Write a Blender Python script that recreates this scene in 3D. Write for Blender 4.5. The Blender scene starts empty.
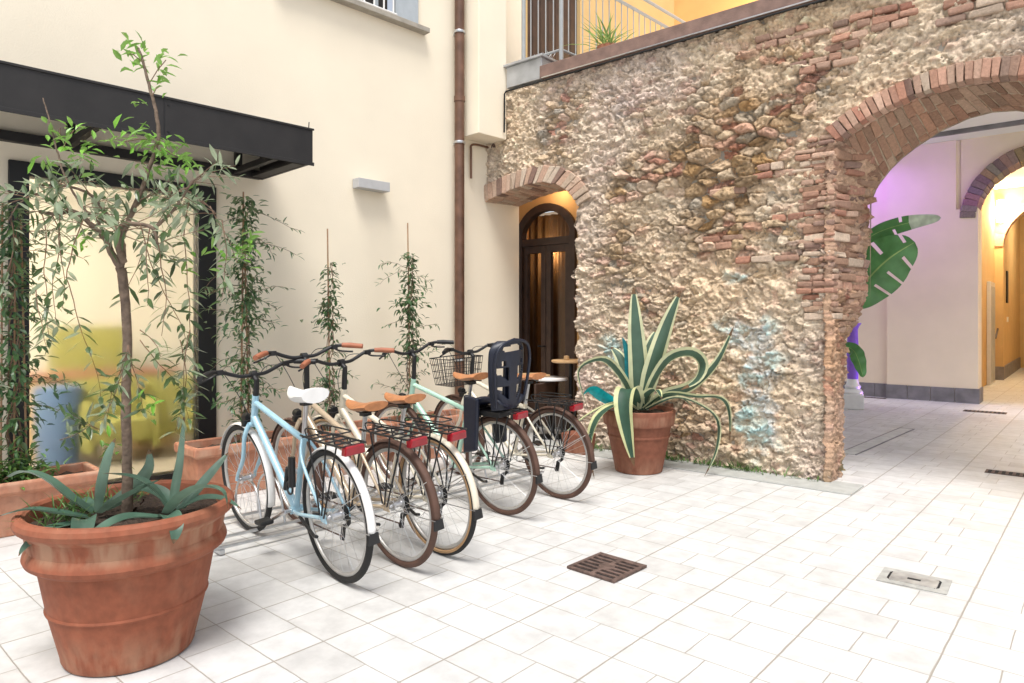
import bpy, math, random
import numpy as np
from mathutils import Vector, Matrix, noise, kdtree
R = math.radians
rnd = random.Random(7)
sc = bpy.context.scene
COL = sc.collection

# ------------------------------------------------------------------ materials
def nmat(name):
    m = bpy.data.materials.new(name); m.use_nodes = True
    nt = m.node_tree; b = nt.nodes['Principled BSDF']
    return m, nt, b
def node(nt, t, **kw):
    n = nt.nodes.new(t)
    for k, v in kw.items(): setattr(n, k, v)
    return n
def simple(name, col, rough=.6, metal=0., var=.12, scale=18., bump=.0, bscale=60., coat=0., spec=.5):
    """plain surface with a procedural colour variation and a fine bump"""
    m, nt, b = nmat(name)
    tc = node(nt, 'ShaderNodeTexCoord')
    n = node(nt, 'ShaderNodeTexNoise'); n.inputs['Scale'].default_value = scale; n.inputs['Detail'].default_value = 5
    nt.links.new(tc.outputs['Object'], n.inputs['Vector'])
    r = node(nt, 'ShaderNodeValToRGB')
    c = np.array(col)
    r.color_ramp.elements[0].position = .3; r.color_ramp.elements[1].position = .72
    r.color_ramp.elements[0].color = (*(c*(1-var)), 1); r.color_ramp.elements[1].color = (*np.minimum(c*(1+var), .95), 1)
    nt.links.new(n.outputs['Fac'], r.inputs['Fac']); nt.links.new(r.outputs['Color'], b.inputs['Base Color'])
    b.inputs['Roughness'].default_value = rough; b.inputs['Metallic'].default_value = metal
    b.inputs['Coat Weight'].default_value = coat
    b.inputs['Specular IOR Level'].default_value = spec
    if bump:
        n2 = node(nt, 'ShaderNodeTexNoise'); n2.inputs['Scale'].default_value = bscale; n2.inputs['Detail'].default_value = 6
        bp = node(nt, 'ShaderNodeBump'); bp.inputs['Strength'].default_value = bump; bp.inputs['Distance'].default_value = .01
        nt.links.new(tc.outputs['Object'], n2.inputs['Vector']); nt.links.new(n2.outputs['Fac'], bp.inputs['Height'])
        nt.links.new(bp.outputs['Normal'], b.inputs['Normal'])
    return m
def attr_mat(name, rough=.9, bump=.6, bscale=90., var=.25):
    """colour from the mesh attribute 'col' (one colour per stone or brick), broken up by noise"""
    m, nt, b = nmat(name)
    a = node(nt, 'ShaderNodeAttribute', attribute_name='col')
    tc = node(nt, 'ShaderNodeTexCoord')
    n = node(nt, 'ShaderNodeTexNoise'); n.inputs['Scale'].default_value = 42; n.inputs['Detail'].default_value = 10; n.inputs['Roughness'].default_value = .75
    nt.links.new(tc.outputs['Object'], n.inputs['Vector'])
    mr = node(nt, 'ShaderNodeMapRange'); mr.inputs[1].default_value = .3; mr.inputs[2].default_value = .7
    mr.inputs[3].default_value = 1-var; mr.inputs[4].default_value = 1+var
    nt.links.new(n.outputs['Fac'], mr.inputs[0])
    mx = node(nt, 'ShaderNodeMix', data_type='RGBA', blend_type='MULTIPLY'); mx.inputs[0].default_value = 1
    nt.links.new(a.outputs['Color'], mx.inputs[6]); nt.links.new(mr.outputs[0], mx.inputs[7])
    nt.links.new(mx.outputs[2], b.inputs['Base Color'])
    b.inputs['Roughness'].default_value = rough; b.inputs['Specular IOR Level'].default_value = .2
    n2 = node(nt, 'ShaderNodeTexNoise'); n2.inputs['Scale'].default_value = bscale; n2.inputs['Detail'].default_value = 8; n2.inputs['Roughness'].default_value = .65
    bp = node(nt, 'ShaderNodeBump'); bp.inputs['Strength'].default_value = bump; bp.inputs['Distance'].default_value = .022
    nt.links.new(tc.outputs['Object'], n2.inputs['Vector']); nt.links.new(n2.outputs['Fac'], bp.inputs['Height'])
    nt.links.new(bp.outputs['Normal'], b.inputs['Normal'])
    return m
def leaf_mat(name, top, under, rough=.45, var=.35):
    m, nt, b = nmat(name)
    g = node(nt, 'ShaderNodeNewGeometry'); oi = node(nt, 'ShaderNodeTexCoord')
    n = node(nt, 'ShaderNodeTexNoise'); n.inputs['Scale'].default_value = 9; nt.links.new(oi.outputs['Object'], n.inputs['Vector'])
    mr = node(nt, 'ShaderNodeMapRange'); mr.inputs[1].default_value = .3; mr.inputs[2].default_value = .7
    mr.inputs[3].default_value = 1-var; mr.inputs[4].default_value = 1+var; nt.links.new(n.outputs['Fac'], mr.inputs[0])
    mx = node(nt, 'ShaderNodeMix', data_type='RGBA'); mx.inputs[6].default_value = (*top, 1); mx.inputs[7].default_value = (*under, 1)
    nt.links.new(g.outputs['Backfacing'], mx.inputs[0])
    mm = node(nt, 'ShaderNodeMix', data_type='RGBA', blend_type='MULTIPLY'); mm.inputs[0].default_value = 1
    nt.links.new(mx.outputs[2], mm.inputs[6]); nt.links.new(mr.outputs[0], mm.inputs[7])
    nt.links.new(mm.outputs[2], b.inputs['Base Color']); b.inputs['Roughness'].default_value = rough
    tr = node(nt, 'ShaderNodeBsdfTranslucent'); nt.links.new(mm.outputs[2], tr.inputs['Color'])
    ms = node(nt, 'ShaderNodeMixShader'); ms.inputs[0].default_value = .28
    nt.links.new(b.outputs[0], ms.inputs[1]); nt.links.new(tr.outputs[0], ms.inputs[2])
    nt.links.new(ms.outputs[0], nt.nodes['Material Output'].inputs['Surface'])
    return m
def emit(name, col, s):
    m, nt, b = nmat(name); b.inputs['Base Color'].default_value = (.8, .8, .8, 1)
    b.inputs['Emission Color'].default_value = (*col, 1); b.inputs['Emission Strength'].default_value = s
    return m

def tile_mat():
    m, nt, b = nmat('floor_tiles')
    L = nt.links
    tc = node(nt, 'ShaderNodeTexCoord'); sp = node(nt, 'ShaderNodeSeparateXYZ'); L.new(tc.outputs['Object'], sp.inputs[0])
    wn = node(nt, 'ShaderNodeTexNoise'); wn.inputs['Scale'].default_value = 9; wn.inputs['Detail'].default_value = 4; L.new(tc.outputs['Object'], wn.inputs['Vector'])
    wv = node(nt, 'ShaderNodeVectorMath', operation='MULTIPLY_ADD'); wv.inputs[1].default_value = (.007, .007, 0); L.new(wn.outputs['Color'], wv.inputs[0]); L.new(tc.outputs['Object'], wv.inputs[2]); L.new(wv.outputs[0], sp.inputs[0])
    def M(op, a, b_=None, c=None):
        n = node(nt, 'ShaderNodeMath', operation=op)
        for i, v in enumerate((a, b_, c)):
            if v is None: continue
            if isinstance(v, (int, float)): n.inputs[i].default_value = v
            else: L.new(v, n.inputs[i])
        return n.outputs[0]
    W, H = .492, .2265
    X = M('DIVIDE', sp.outputs[0], W); Y = M('DIVIDE', sp.outputs[1], H)
    ix = M('FLOOR', X); fx = M('SUBTRACT', X, ix); iy = M('FLOOR', Y); fy = M('SUBTRACT', Y, iy)
    par = M('MULTIPLY', M('FRACT', M('MULTIPLY', iy, .5)), 2.)
    j = M('ADD', .41, M('MULTIPLY', par, .18))
    side = M('GREATER_THAN', fx, j)
    e1 = M('MULTIPLY', M('MINIMUM', fx, M('SUBTRACT', 1., fx)), W)
    e1 = M('SUBTRACT', e1, .0016)
    e2 = M('MULTIPLY', M('ABSOLUTE', M('SUBTRACT', fx, j)), W)
    e3 = M('MULTIPLY', M('MINIMUM', fy, M('SUBTRACT', 1., fy)), H)
    e = M('MINIMUM', M('MINIMUM', e1, e2), e3)
    g = node(nt, 'ShaderNodeMapRange'); g.interpolation_type = 'SMOOTHSTEP'
    gw = node(nt, 'ShaderNodeTexNoise'); gw.inputs['Scale'].default_value = 2.2; gw.inputs['Detail'].default_value = 3; L.new(tc.outputs['Object'], gw.inputs['Vector'])
    g.inputs[1].default_value = .0004; L.new(M('MULTIPLY', gw.outputs['Fac'], .0085), g.inputs[2]); L.new(e, g.inputs[0])
    cv = node(nt, 'ShaderNodeCombineXYZ'); L.new(ix, cv.inputs[0]); L.new(iy, cv.inputs[1]); L.new(side, cv.inputs[2])
    wh = node(nt, 'ShaderNodeTexWhiteNoise'); L.new(cv.outputs[0], wh.inputs['Vector'])
    r = node(nt, 'ShaderNodeValToRGB')
    r.color_ramp.elements[0].color = (.53, .522, .508, 1); r.color_ramp.elements[1].color = (.60, .597, .588, 1)
    e_ = r.color_ramp.elements.new(.12); e_.color = (.555, .547, .53, 1)
    e_ = r.color_ramp.elements.new(.2); e_.color = (.58, .574, .56, 1)
    L.new(wh.outputs['Value'], r.inputs['Fac'])
    # soft cloudy stains on the tiles
    st = node(nt, 'ShaderNodeTexNoise'); st.inputs['Scale'].default_value = 7; st.inputs['Detail'].default_value = 8; st.inputs['Roughness'].default_value = .65
    L.new(tc.outputs['Object'], st.inputs['Vector'])
    sr = node(nt, 'ShaderNodeMapRange'); sr.inputs[1].default_value = .35; sr.inputs[2].default_value = .65; sr.inputs[3].default_value = .84; sr.inputs[4].default_value = 1.05
    L.new(st.outputs['Fac'], sr.inputs[0])
    big = node(nt, 'ShaderNodeTexNoise'); big.inputs['Scale'].default_value = .9; big.inputs['Detail'].default_value = 3
    L.new(tc.outputs['Object'], big.inputs['Vector'])
    br = node(nt, 'ShaderNodeMapRange'); br.inputs[1].default_value = .35; br.inputs[2].default_value = .65; br.inputs[3].default_value = .93; br.inputs[4].default_value = 1.03
    L.new(big.outputs['Fac'], br.inputs[0])
    mu = M('MULTIPLY', sr.outputs[0], br.outputs[0])
    mx = node(nt, 'ShaderNodeMix', data_type='RGBA', blend_type='MULTIPLY'); mx.inputs[0].default_value = 1
    L.new(r.outputs[0], mx.inputs[6]); L.new(mu, mx.inputs[7])
    gm = node(nt, 'ShaderNodeMix', data_type='RGBA'); gm.inputs[6].default_value = (.30, .275, .24, 1)
    L.new(g.outputs[0], gm.inputs[0]); L.new(mx.outputs[2], gm.inputs[7])
    L.new(gm.outputs[2], b.inputs['Base Color'])
    rr = node(nt, 'ShaderNodeMapRange'); rr.inputs[3].default_value = .42; rr.inputs[4].default_value = .62; L.new(st.outputs['Fac'], rr.inputs[0])
    L.new(rr.outputs[0], b.inputs['Roughness']); b.inputs['Specular IOR Level'].default_value = .35
    bp = node(nt, 'ShaderNodeBump'); bp.inputs['Strength'].default_value = .5; bp.inputs['Distance'].default_value = .003
    hh = M('ADD', g.outputs[0], M('MULTIPLY', st.outputs['Fac'], .35)); L.new(hh, bp.inputs['Height']); L.new(bp.outputs['Normal'], b.inputs['Normal'])
    return m

def terracotta(name, base=(.25, .078, .040), pale=(.43, .275, .175), amt=.16, lo=.0, hi=.6):
    m, nt, b = nmat(name); L = nt.links
    tc = node(nt, 'ShaderNodeTexCoord')
    mp = node(nt, 'ShaderNodeMapping'); mp.inputs['Scale'].default_value = (5, 5, 2.2); L.new(tc.outputs['Object'], mp.inputs[0])
    n = node(nt, 'ShaderNodeTexNoise'); n.inputs['Scale'].default_value = 1; n.inputs['Detail'].default_value = 9; n.inputs['Roughness'].default_value = .68
    L.new(mp.outputs[0], n.inputs['Vector'])
    r = node(nt, 'ShaderNodeValToRGB'); r.color_ramp.elements[0].position = .5; r.color_ramp.elements[1].position = .72
    r.color_ramp.elements[0].color = (0, 0, 0, 1); r.color_ramp.elements[1].color = (amt, amt, amt, 1); L.new(n.outputs['Fac'], r.inputs[0])
    n3 = node(nt, 'ShaderNodeTexNoise'); n3.inputs['Scale'].default_value = 22; n3.inputs['Detail'].default_value = 6; L.new(tc.outputs['Object'], n3.inputs['Vector'])
    r3 = node(nt, 'ShaderNodeValToRGB'); r3.color_ramp.elements[0].position = .3; r3.color_ramp.elements[1].position = .7
    c = np.array(base); r3.color_ramp.elements[0].color = (*(c*.82), 1); r3.color_ramp.elements[1].color = (*(c*1.15), 1); L.new(n3.outputs['Fac'], r3.inputs[0])
    mx = node(nt, 'ShaderNodeMix', data_type='RGBA'); L.new(r.outputs[0], mx.inputs[0]); L.new(r3.outputs[0], mx.inputs[6]); mx.inputs[7].default_value = (*pale, 1)
    # lime bloom: a pale streaky band under the rim and a pale tide line near the foot
    sp = node(nt, 'ShaderNodeSeparateXYZ'); L.new(tc.outputs['Object'], sp.inputs[0])
    mp2 = node(nt, 'ShaderNodeMapping'); mp2.inputs['Scale'].default_value = (16, 16, 3.5); L.new(tc.outputs['Object'], mp2.inputs[0])
    n4 = node(nt, 'ShaderNodeTexNoise'); n4.inputs['Scale'].default_value = 1; n4.inputs['Detail'].default_value = 5; L.new(mp2.outputs[0], n4.inputs['Vector'])
    band = node(nt, 'ShaderNodeValToRGB'); cr = band.color_ramp
    cr.elements[0].position = .0; cr.elements[0].color = (.9, .9, .9, 1); cr.elements[1].position = .16; cr.elements[1].color = (.45, .45, .45, 1)
    for p, v in ((.30, 0.), (.74, 0.), (.79, .95), (.90, .95), (.93, .1)):
        q = cr.elements.new(p); q.color = (v, v, v, 1)
    hz = node(nt, 'ShaderNodeMath', operation='DIVIDE'); L.new(sp.outputs[2], hz.inputs[0]); hz.inputs[1].default_value = hi
    L.new(hz.outputs[0], band.inputs[0])
    r4 = node(nt, 'ShaderNodeMapRange'); r4.inputs[1].default_value = .40; r4.inputs[2].default_value = .62; L.new(n4.outputs['Fac'], r4.inputs[0])
    ml = node(nt, 'ShaderNodeMath', operation='MULTIPLY'); L.new(band.outputs[0], ml.inputs[0]); L.new(r4.outputs[0], ml.inputs[1])
    m2 = node(nt, 'ShaderNodeMath', operation='MULTIPLY'); L.new(ml.outputs[0], m2.inputs[0]); m2.inputs[1].default_value = .6
    mx2 = node(nt, 'ShaderNodeMix', data_type='RGBA'); L.new(m2.outputs[0], mx2.inputs[0]); L.new(mx.outputs[2], mx2.inputs[6]); mx2.inputs[7].default_value = (*pale, 1)
    L.new(mx2.outputs[2], b.inputs['Base Color']); b.inputs['Roughness'].default_value = .72; b.inputs['Specular IOR Level'].default_value = .3
    bp = node(nt, 'ShaderNodeBump'); bp.inputs['Strength'].default_value = .25; bp.inputs['Distance'].default_value = .006
    L.new(n3.outputs['Fac'], bp.inputs['Height']); L.new(bp.outputs['Normal'], b.inputs['Normal'])
    return m

def frosted():
    m, nt, b = nmat('pane_glass'); L = nt.links
    rf = node(nt, 'ShaderNodeBsdfRefraction'); rf.inputs['IOR'].default_value = 1.09; rf.inputs['Roughness'].default_value = .5; rf.inputs['Color'].default_value = (.95, .95, .93, 1)
    gl = node(nt, 'ShaderNodeBsdfGlossy'); gl.inputs['Roughness'].default_value = .05
    fr = node(nt, 'ShaderNodeFresnel'); fr.inputs['IOR'].default_value = 1.45
    mx = node(nt, 'ShaderNodeMixShader'); L.new(fr.outputs[0], mx.inputs[0]); L.new(rf.outputs[0], mx.inputs[1]); L.new(gl.outputs[0], mx.inputs[2])
    L.new(mx.outputs[0], nt.nodes['Material Output'].inputs['Surface'])
    return m
def clear_glass(name, tint=(.8, .8, .8)):
    m, nt, b = nmat(name); L = nt.links
    tr = node(nt, 'ShaderNodeBsdfTransparent'); tr.inputs['Color'].default_value = (*tint, 1)
    gl = node(nt, 'ShaderNodeBsdfGlossy'); gl.inputs['Roughness'].default_value = .03
    fr = node(nt, 'ShaderNodeFresnel'); fr.inputs['IOR'].default_value = 1.5
    mx = node(nt, 'ShaderNodeMixShader'); L.new(fr.outputs[0], mx.inputs[0]); L.new(tr.outputs[0], mx.inputs[1]); L.new(gl.outputs[0], mx.inputs[2])
    L.new(mx.outputs[0], nt.nodes['Material Output'].inputs['Surface'])
    return m

MT = dict(
    tiles=tile_mat(),
    plaster=simple('cream_plaster', (.84, .755, .605), .9, var=.035, scale=1.6, bump=.16, bscale=80, spec=.15),
    plaster_white=simple('white_plaster', (.78, .76, .72), .9, var=.03, scale=3, spec=.15),
    pink=simple('pale_pink_plaster', (.86, .735, .56), .9, var=.04, scale=2, bump=.1, bscale=120, spec=.15),
    orange=simple('orange_plaster', (.66, .38, .15), .9, var=.06, scale=3, spec=.15),
    ochre=simple('ochre_plaster', (.58, .41, .20), .9, var=.06, scale=3, spec=.15),
    kerb=simple('grey_stone', (.38, .385, .365), .75, var=.12, scale=12, bump=.2),
    plinth=simple('slate_plinth', (.20, .19, .20), .6, var=.25, scale=6),
    coping=simple('brown_coping', (.20, .125, .10), .7, var=.25, scale=9, bump=.3),
    sill=simple('sill_stone', (.34, .31, .26), .7, var=.15, scale=14, bump=.2),
    zinc=simple('zinc_sheet', (.45, .46, .47), .45, .5, var=.15, scale=8),
    black=simple('black_metal', (.005, .005, .006), .5, 0, var=.25, scale=9),
    dark=simple('charcoal_metal', (.014, .012, .0115), .6, .0, var=.3, scale=6, bump=.05),
    copper=simple('brown_copper', (.145, .075, .048), .45, .3, var=.35, scale=7),
    iron=simple('rusty_iron', (.13, .085, .07), .75, .3, var=.45, scale=25, bump=.3),
    void=simple('drain_dark', (.01, .009, .009), .9),
    galv=simple('galvanised_steel', (.55, .56, .57), .35, .9, var=.15, scale=20),
    chrome=simple('bare_aluminium', (.62, .62, .63), .28, 1., var=.08, scale=20),
    spoke=simple('spoke_steel', (.55, .55, .55), .35, .9, var=.05),
    rim=simple('grey_rim', (.48, .47, .45), .4, .6, var=.1),
    rubber_black=simple('black_rubber', (.010, .0095, .0095), .75, var=.2, bump=.15),
    rubber_brown=simple('brown_rubber', (.085, .042, .028), .75, var=.2, bump=.15),
    rubber_tan=simple('tan_rubber', (.36, .22, .11), .75, var=.15),
    plastic_black=simple('black_plastic', (.008, .008, .009), .5, var=.15),
    navy=simple('navy_plastic', (.006, .009, .022), .42, var=.2),
    red=simple('red_reflector', (.27, .004, .012), .3, var=.2, coat=.3),
    redpaint=simple('red_paint', (.42, .02, .03), .4, var=.1),
    leather=simple('tan_leather', (.40, .165, .065), .5, var=.2, scale=30, bump=.1),
    grip=simple('brown_grip', (.32, .11, .055), .6, var=.15),
    white_vinyl=simple('white_vinyl', (.76, .75, .73), .45, var=.05),
    blue=simple('light_blue_paint', (.34, .55, .66), .3, 0, var=.04, coat=.6),
    white=simple('white_paint', (.78, .77, .75), .32, 0, var=.04, coat=.5),
    sand=simple('sand_paint', (.46, .36, .25), .32, .15, var=.06, coat=.5),
    cream=simple('cream_paint', (.66, .60, .48), .32, 0, var=.05, coat=.5),
    mint=simple('mint_paint', (.40, .62, .50), .32, 0, var=.04, coat=.5),
    terra=terracotta('terracotta_big', hi=.60),
    terra2=terracotta('terracotta_agave', base=(.20, .072, .042), pale=(.36, .20, .13), hi=.56),
    terra3=terracotta('terracotta_trough', base=(.40, .175, .105), pale=(.52, .34, .24), hi=.42, amt=.4),
    soil=simple('potting_soil', (.055, .035, .024), .95, var=.5, scale=60, bump=1., bscale=90),
    bark=simple('olive_bark', (.15, .105, .075), .85, var=.4, scale=35, bump=.7, bscale=70),
    twig=simple('twig', (.19, .115, .075), .8, var=.3, scale=30),
    bamboo=simple('bamboo_stake', (.34, .20, .11), .7, var=.2, scale=30),
    olive=leaf_mat('olive_leaf', (.060, .105, .034), (.36, .43, .29), rough=.28, var=.5),
    fresh=leaf_mat('fresh_leaf', (.17, .38, .045), (.24, .42, .10), rough=.35),
    vine=leaf_mat('vine_leaf', (.055, .12, .042), (.17, .24, .12), rough=.35),
    agave=leaf_mat('agave_green', (.040, .095, .062), (.07, .13, .09), rough=.5, var=.15),
    agave_edge=leaf_mat('agave_cream_margin', (.60, .62, .33), (.64, .66, .42), rough=.5, var=.12),
    agave_blue=leaf_mat('agave_bluegreen', (.080, .155, .108), (.14, .22, .165), rough=.38, var=.3),
    teal=simple('turquoise_spray_paint', (.0, .42, .45), .5, var=.25, scale=25),
    teal_dark=simple('teal_spray_paint', (.0, .16, .19), .5, var=.3, scale=25),
    banana=leaf_mat('large_leaf', (.07, .21, .06), (.10, .26, .09), rough=.3, var=.2),
    grass=leaf_mat('weed_leaf', (.09, .19, .04), (.14, .24, .07)),
    lily=leaf_mat('lily_leaf', (.22, .40, .10), (.3, .45, .15)),
    rubble=attr_mat('rubble_masonry', bump=.9, bscale=55, var=.34),
    brick=attr_mat('old_brick', bump=.5, var=.3),
    wood=simple('light_wood', (.50, .32, .16), .5, var=.2, scale=14),
    darkwood=simple('dark_brown_wood', (.045, .024, .016), .45, var=.3, scale=8),
    slat=simple('brown_door_wood', (.055, .028, .016), .5, var=.35, scale=6),
    curtain=simple('gold_curtain', (.34, .25, .15), .9, var=.15, scale=5),
    frost=frosted(), glass=clear_glass('door_glass', (.75, .62, .5)),
    yellow=simple('yellow_fabric', (.30, .30, .085), .85, var=.1),
    bluebin=simple('blue_grey_plastic', (.085, .16, .33), .5, var=.15),
    brickred=simple('red_table_edge', (.33, .15, .10), .5),
    shutter=simple('blue_grey_shutter', (.40, .44, .47), .5, var=.05),
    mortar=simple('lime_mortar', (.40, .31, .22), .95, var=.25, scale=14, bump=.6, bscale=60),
    railpaint=simple('pale_grey_paint', (.33, .345, .35), .4, var=.05),
    palestone=simple('pale_stone', (.50, .50, .48), .7, var=.15, scale=9),
    tip=simple('dry_leaf_tip', (.12, .065, .03), .8, var=.3),
    leaf_sheen=leaf_mat('painted_leaf_sheen', (.50, .58, .46), (.5, .58, .46), rough=.3),  # white reflection on one leaf's tip, painted as a pale colour
    coverframe=simple('cover_frame', (.36, .355, .33), .7, var=.2, scale=20),
    greyfloor=simple('grey_room_floor', (.40, .37, .32), .5),
    led=emit('violet_led', (.35, .12, 1.), 5.), warm=emit('warm_lamp', (1., .62, .25), 14.),
    lampgrey=simple('lamp_grey', (.46, .46, .46), .5, var=.05),
    violet=simple('painted_violet_light', (.26, .12, .62), .6, var=.1),  # violet light on the white pedestal's shaft, painted into its colour
    darkgap=simple('dark_opening', (.03, .026, .024), .8),
)

# ------------------------------------------------------------------ mesh builder
class MB:
    def __init__(s): s.v = []; s.f = []; s.mi = []; s.c = []
    def face(s, idx, mi=0, c=None): s.f.append(tuple(idx)); s.mi.append(mi); s.c.append(c)
    def hexa(s, p, mi=0, c=None):
        b = len(s.v); s.v += [tuple(q) for q in p]
        for q in ((0, 3, 2, 1), (4, 5, 6, 7), (0, 1, 5, 4), (1, 2, 6, 5), (2, 3, 7, 6), (3, 0, 4, 7)):
            s.face([b+i for i in q], mi, c)
    def box(s, x0, x1, y0, y1, z0, z1, mi=0, c=None):
        s.hexa([(x0, y0, z0), (x1, y0, z0), (x1, y1, z0), (x0, y1, z0), (x0, y0, z1), (x1, y0, z1), (x1, y1, z1), (x0, y1, z1)], mi, c)
    def tube(s, pts, r, n=8, mi=0, cap=True, flat=1.):
        pts = [Vector(p) for p in pts]; N = len(pts)
        rs = r if isinstance(r, (list, tuple)) else [r]*N
        d0 = (pts[1]-pts[0]).normalized()
        a = d0.cross(Vector((0, 0, 1)))
        if a.length < .05: a = d0.cross(Vector((1, 0, 0)))
        a.normalize(); base = len(s.v)
        for i, p in enumerate(pts):
            d = (pts[min(i+1, N-1)]-pts[max(i-1, 0)])
            if d.length < 1e-9: d = d0
            d.normalize(); a = (a - d*a.dot(d))
            if a.length < 1e-6: a = d.orthogonal()
            a.normalize(); bb = d.cross(a)
            for k in range(n):
                t = 2*math.pi*k/n
                s.v.append(tuple(p + a*(math.cos(t)*rs[i]) + bb*(math.sin(t)*rs[i]*flat)))
        for i in range(N-1):
            for k in range(n):
                k2 = (k+1) % n
                s.face((base+i*n+k, base+i*n+k2, base+(i+1)*n+k2, base+(i+1)*n+k), mi)
        if cap:
            s.face([base+k for k in range(n)][::-1], mi); s.face([base+(N-1)*n+k for k in range(n)], mi)
    def ring(s, c, R_, r, n=40, m=8, mi=0, ax='y', a0=0, a1=360, flat=1.):
        """torus (or an arc of one) in the plane square to ax"""
        pts = []
        closed = abs(a1-a0) >= 359.9
        for i in range(n + (0 if closed else 1)):
            t = R(a0 + (a1-a0)*i/n)
            u, w = math.cos(t), math.sin(t)
            rad = {'y': Vector((u, 0, w)), 'z': Vector((u, w, 0)), 'x': Vector((0, u, w))}[ax]
            pts.append((Vector(c)+rad*R_, rad))
        axv = {'y': Vector((0, 1, 0)), 'z': Vector((0, 0, 1)), 'x': Vector((1, 0, 0))}[ax]
        base = len(s.v); N = len(pts)
        for p, rad in pts:
            for k in range(m):
                t = 2*math.pi*k/m
                s.v.append(tuple(p + rad*(math.cos(t)*r) + axv*(math.sin(t)*r*flat)))
        for i in range(N if closed else N-1):
            i2 = (i+1) % N
            for k in range(m):
                k2 = (k+1) % m
                s.face((base+i*m+k, base+i2*m+k, base+i2*m+k2, base+i*m+k2), mi)
    def lathe(s, prof, n=48, c=(0, 0, 0), mi=0, ax='z', wob=0., seed=0):
        base = len(s.v); c = Vector(c)
        for (r, h) in prof:
            for k in range(n):
                t = 2*math.pi*k/n
                rr = r*(1+wob*math.sin(2*t+seed))
                q = {'z': (rr*math.cos(t), rr*math.sin(t), h), 'y': (rr*math.cos(t), h, rr*math.sin(t)), 'x': (h, rr*math.cos(t), rr*math.sin(t))}[ax]
                s.v.append(tuple(c+Vector(q)))
        for i in range(len(prof)-1):
            for k in range(n):
                k2 = (k+1) % n
                f = (base+i*n+k, base+i*n+k2, base+(i+1)*n+k2, base+(i+1)*n+k)
                s.face(f if ax != 'y' else f[::-1], mi)
        s.face([base+k for k in range(n)][::-1], mi); s.face([base+(len(prof)-1)*n+k for k in range(n)], mi)
    def grid(s, P, mi=0, mif=None, closed=False):
        """P[i][j] rows of points"""
        base = len(s.v); a = len(P); b = len(P[0])
        for row in P: s.v += [tuple(p) for p in row]
        for i in range(a-1):
            for j in range(b-1):
                s.face((base+i*b+j, base+i*b+j+1, base+(i+1)*b+j+1, base+(i+1)*b+j), mi if mif is None else mif(i, j))
    def leaf(s, p, d, up, L, W, droop=.2, fold=.25, mi=0):
        p = Vector(p); d = Vector(d).normalized(); sd = d.cross(Vector(up))
        if sd.length < .01: sd = d.orthogonal()
        sd.normalize(); n = sd.cross(d)
        b = len(s.v)
        def q(t, w): return p + d*(L*t) - n*(droop*L*t*t) + sd*(w*W*.5) + n*(abs(w)*W*fold)
        s.v += [tuple(q(0, 0)), tuple(q(.35, -1)), tuple(q(.35, 0)), tuple(q(.35, 1)), tuple(q(.7, -.8)), tuple(q(.7, 0)), tuple(q(.7, .8)), tuple(q(1, 0))]
        for f in ((0, 2, 1), (0, 3, 2), (1, 2, 5, 4), (2, 3, 6, 5), (4, 5, 7), (5, 6, 7)): s.face([b+i for i in f], mi)
    def build(s, name, mats, parent=None, smooth=True, ang=40, bevel=0, loc=None):
        me = bpy.data.meshes.new(name); me.from_pydata(s.v, [], s.f)
        if not isinstance(mats, (list, tuple)): mats = [mats]
        for m in mats: me.materials.append(m)
        if any(s.mi): me.polygons.foreach_set('material_index', s.mi)
        if any(c is not None for c in s.c):
            at = me.attributes.new('col', 'FLOAT_COLOR', 'FACE')
            at.data.foreach_set('color', np.array([(*(c or (.3, .15, .1)), 1) for c in s.c], dtype=np.float32).ravel())
        if smooth:
            me.polygons.foreach_set('use_smooth', [True]*len(me.polygons)); me.set_sharp_from_angle(angle=R(ang))
        me.update()
        o = bpy.data.objects.new(name, me); COL.objects.link(o)
        if parent: o.parent = parent
        if loc: o.location = loc
        if bevel:
            bv = o.modifiers.new('bevel', 'BEVEL'); bv.width = bevel; bv.segments = 2; bv.limit_method = 'ANGLE'
        return o
def tag(o, label, cat, group=None):
    o['label'] = label; o['category'] = cat
    if group: o['group'] = group
    return o
def thing(name, label, cat, loc=(0, 0, 0), rz=0, group=None):
    o = bpy.data.objects.new(name, None); COL.objects.link(o); o.empty_display_size = .1
    o.location = loc; o.rotation_euler = (0, 0, rz)
    return tag(o, label, cat, group)
def structure(o): o['kind'] = 'structure'; return o
def bx(name, m, parent, *b, bevel=.003):
    mb = MB(); mb.box(*b); return mb.build(name, m, parent, smooth=False, bevel=bevel)
def bez(pts, n=12):
    """smooth curve through points"""
    P = [Vector(p) for p in pts]; out = []
    for i in range(len(P)-1):
        p0 = P[max(i-1, 0)]; p1 = P[i]; p2 = P[i+1]; p3 = P[min(i+2, len(P)-1)]
        for k in range(n):
            t = k/n
            out.append(.5*((2*p1)+(p2-p0)*t+(2*p0-5*p1+4*p2-p3)*t*t+(3*p1-p0-3*p2+p3)*t**3))
    out.append(P[-1]); return out

# ------------------------------------------------------------------ frames of the two walls (corner of the courtyard = C0)
C0 = (-.297, 8.112, 0); AA = R(45.34); AB = R(-40.07)
def fa(s, y, z=0): return Vector((C0[0]+s*math.cos(AA)-y*math.sin(AA), C0[1]+s*math.sin(AA)+y*math.cos(AA), z))
def fb(t, y, z=0): return Vector((C0[0]+t*math.cos(AB)-y*math.sin(AB), C0[1]+t*math.sin(AB)+y*math.cos(AB), z))

# ------------------------------------------------------------------ ground
mb = MB(); mb.grid([[(-60, -60, 0), (60, -60, 0)], [(-60, 60, 0), (60, 60, 0)]])
fl = structure(mb.build('courtyard_floor', MT['tiles'], smooth=False)); fl.location = (1.150, 3.577, 0); fl.rotation_euler = (0, 0, R(-41.3))
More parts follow.
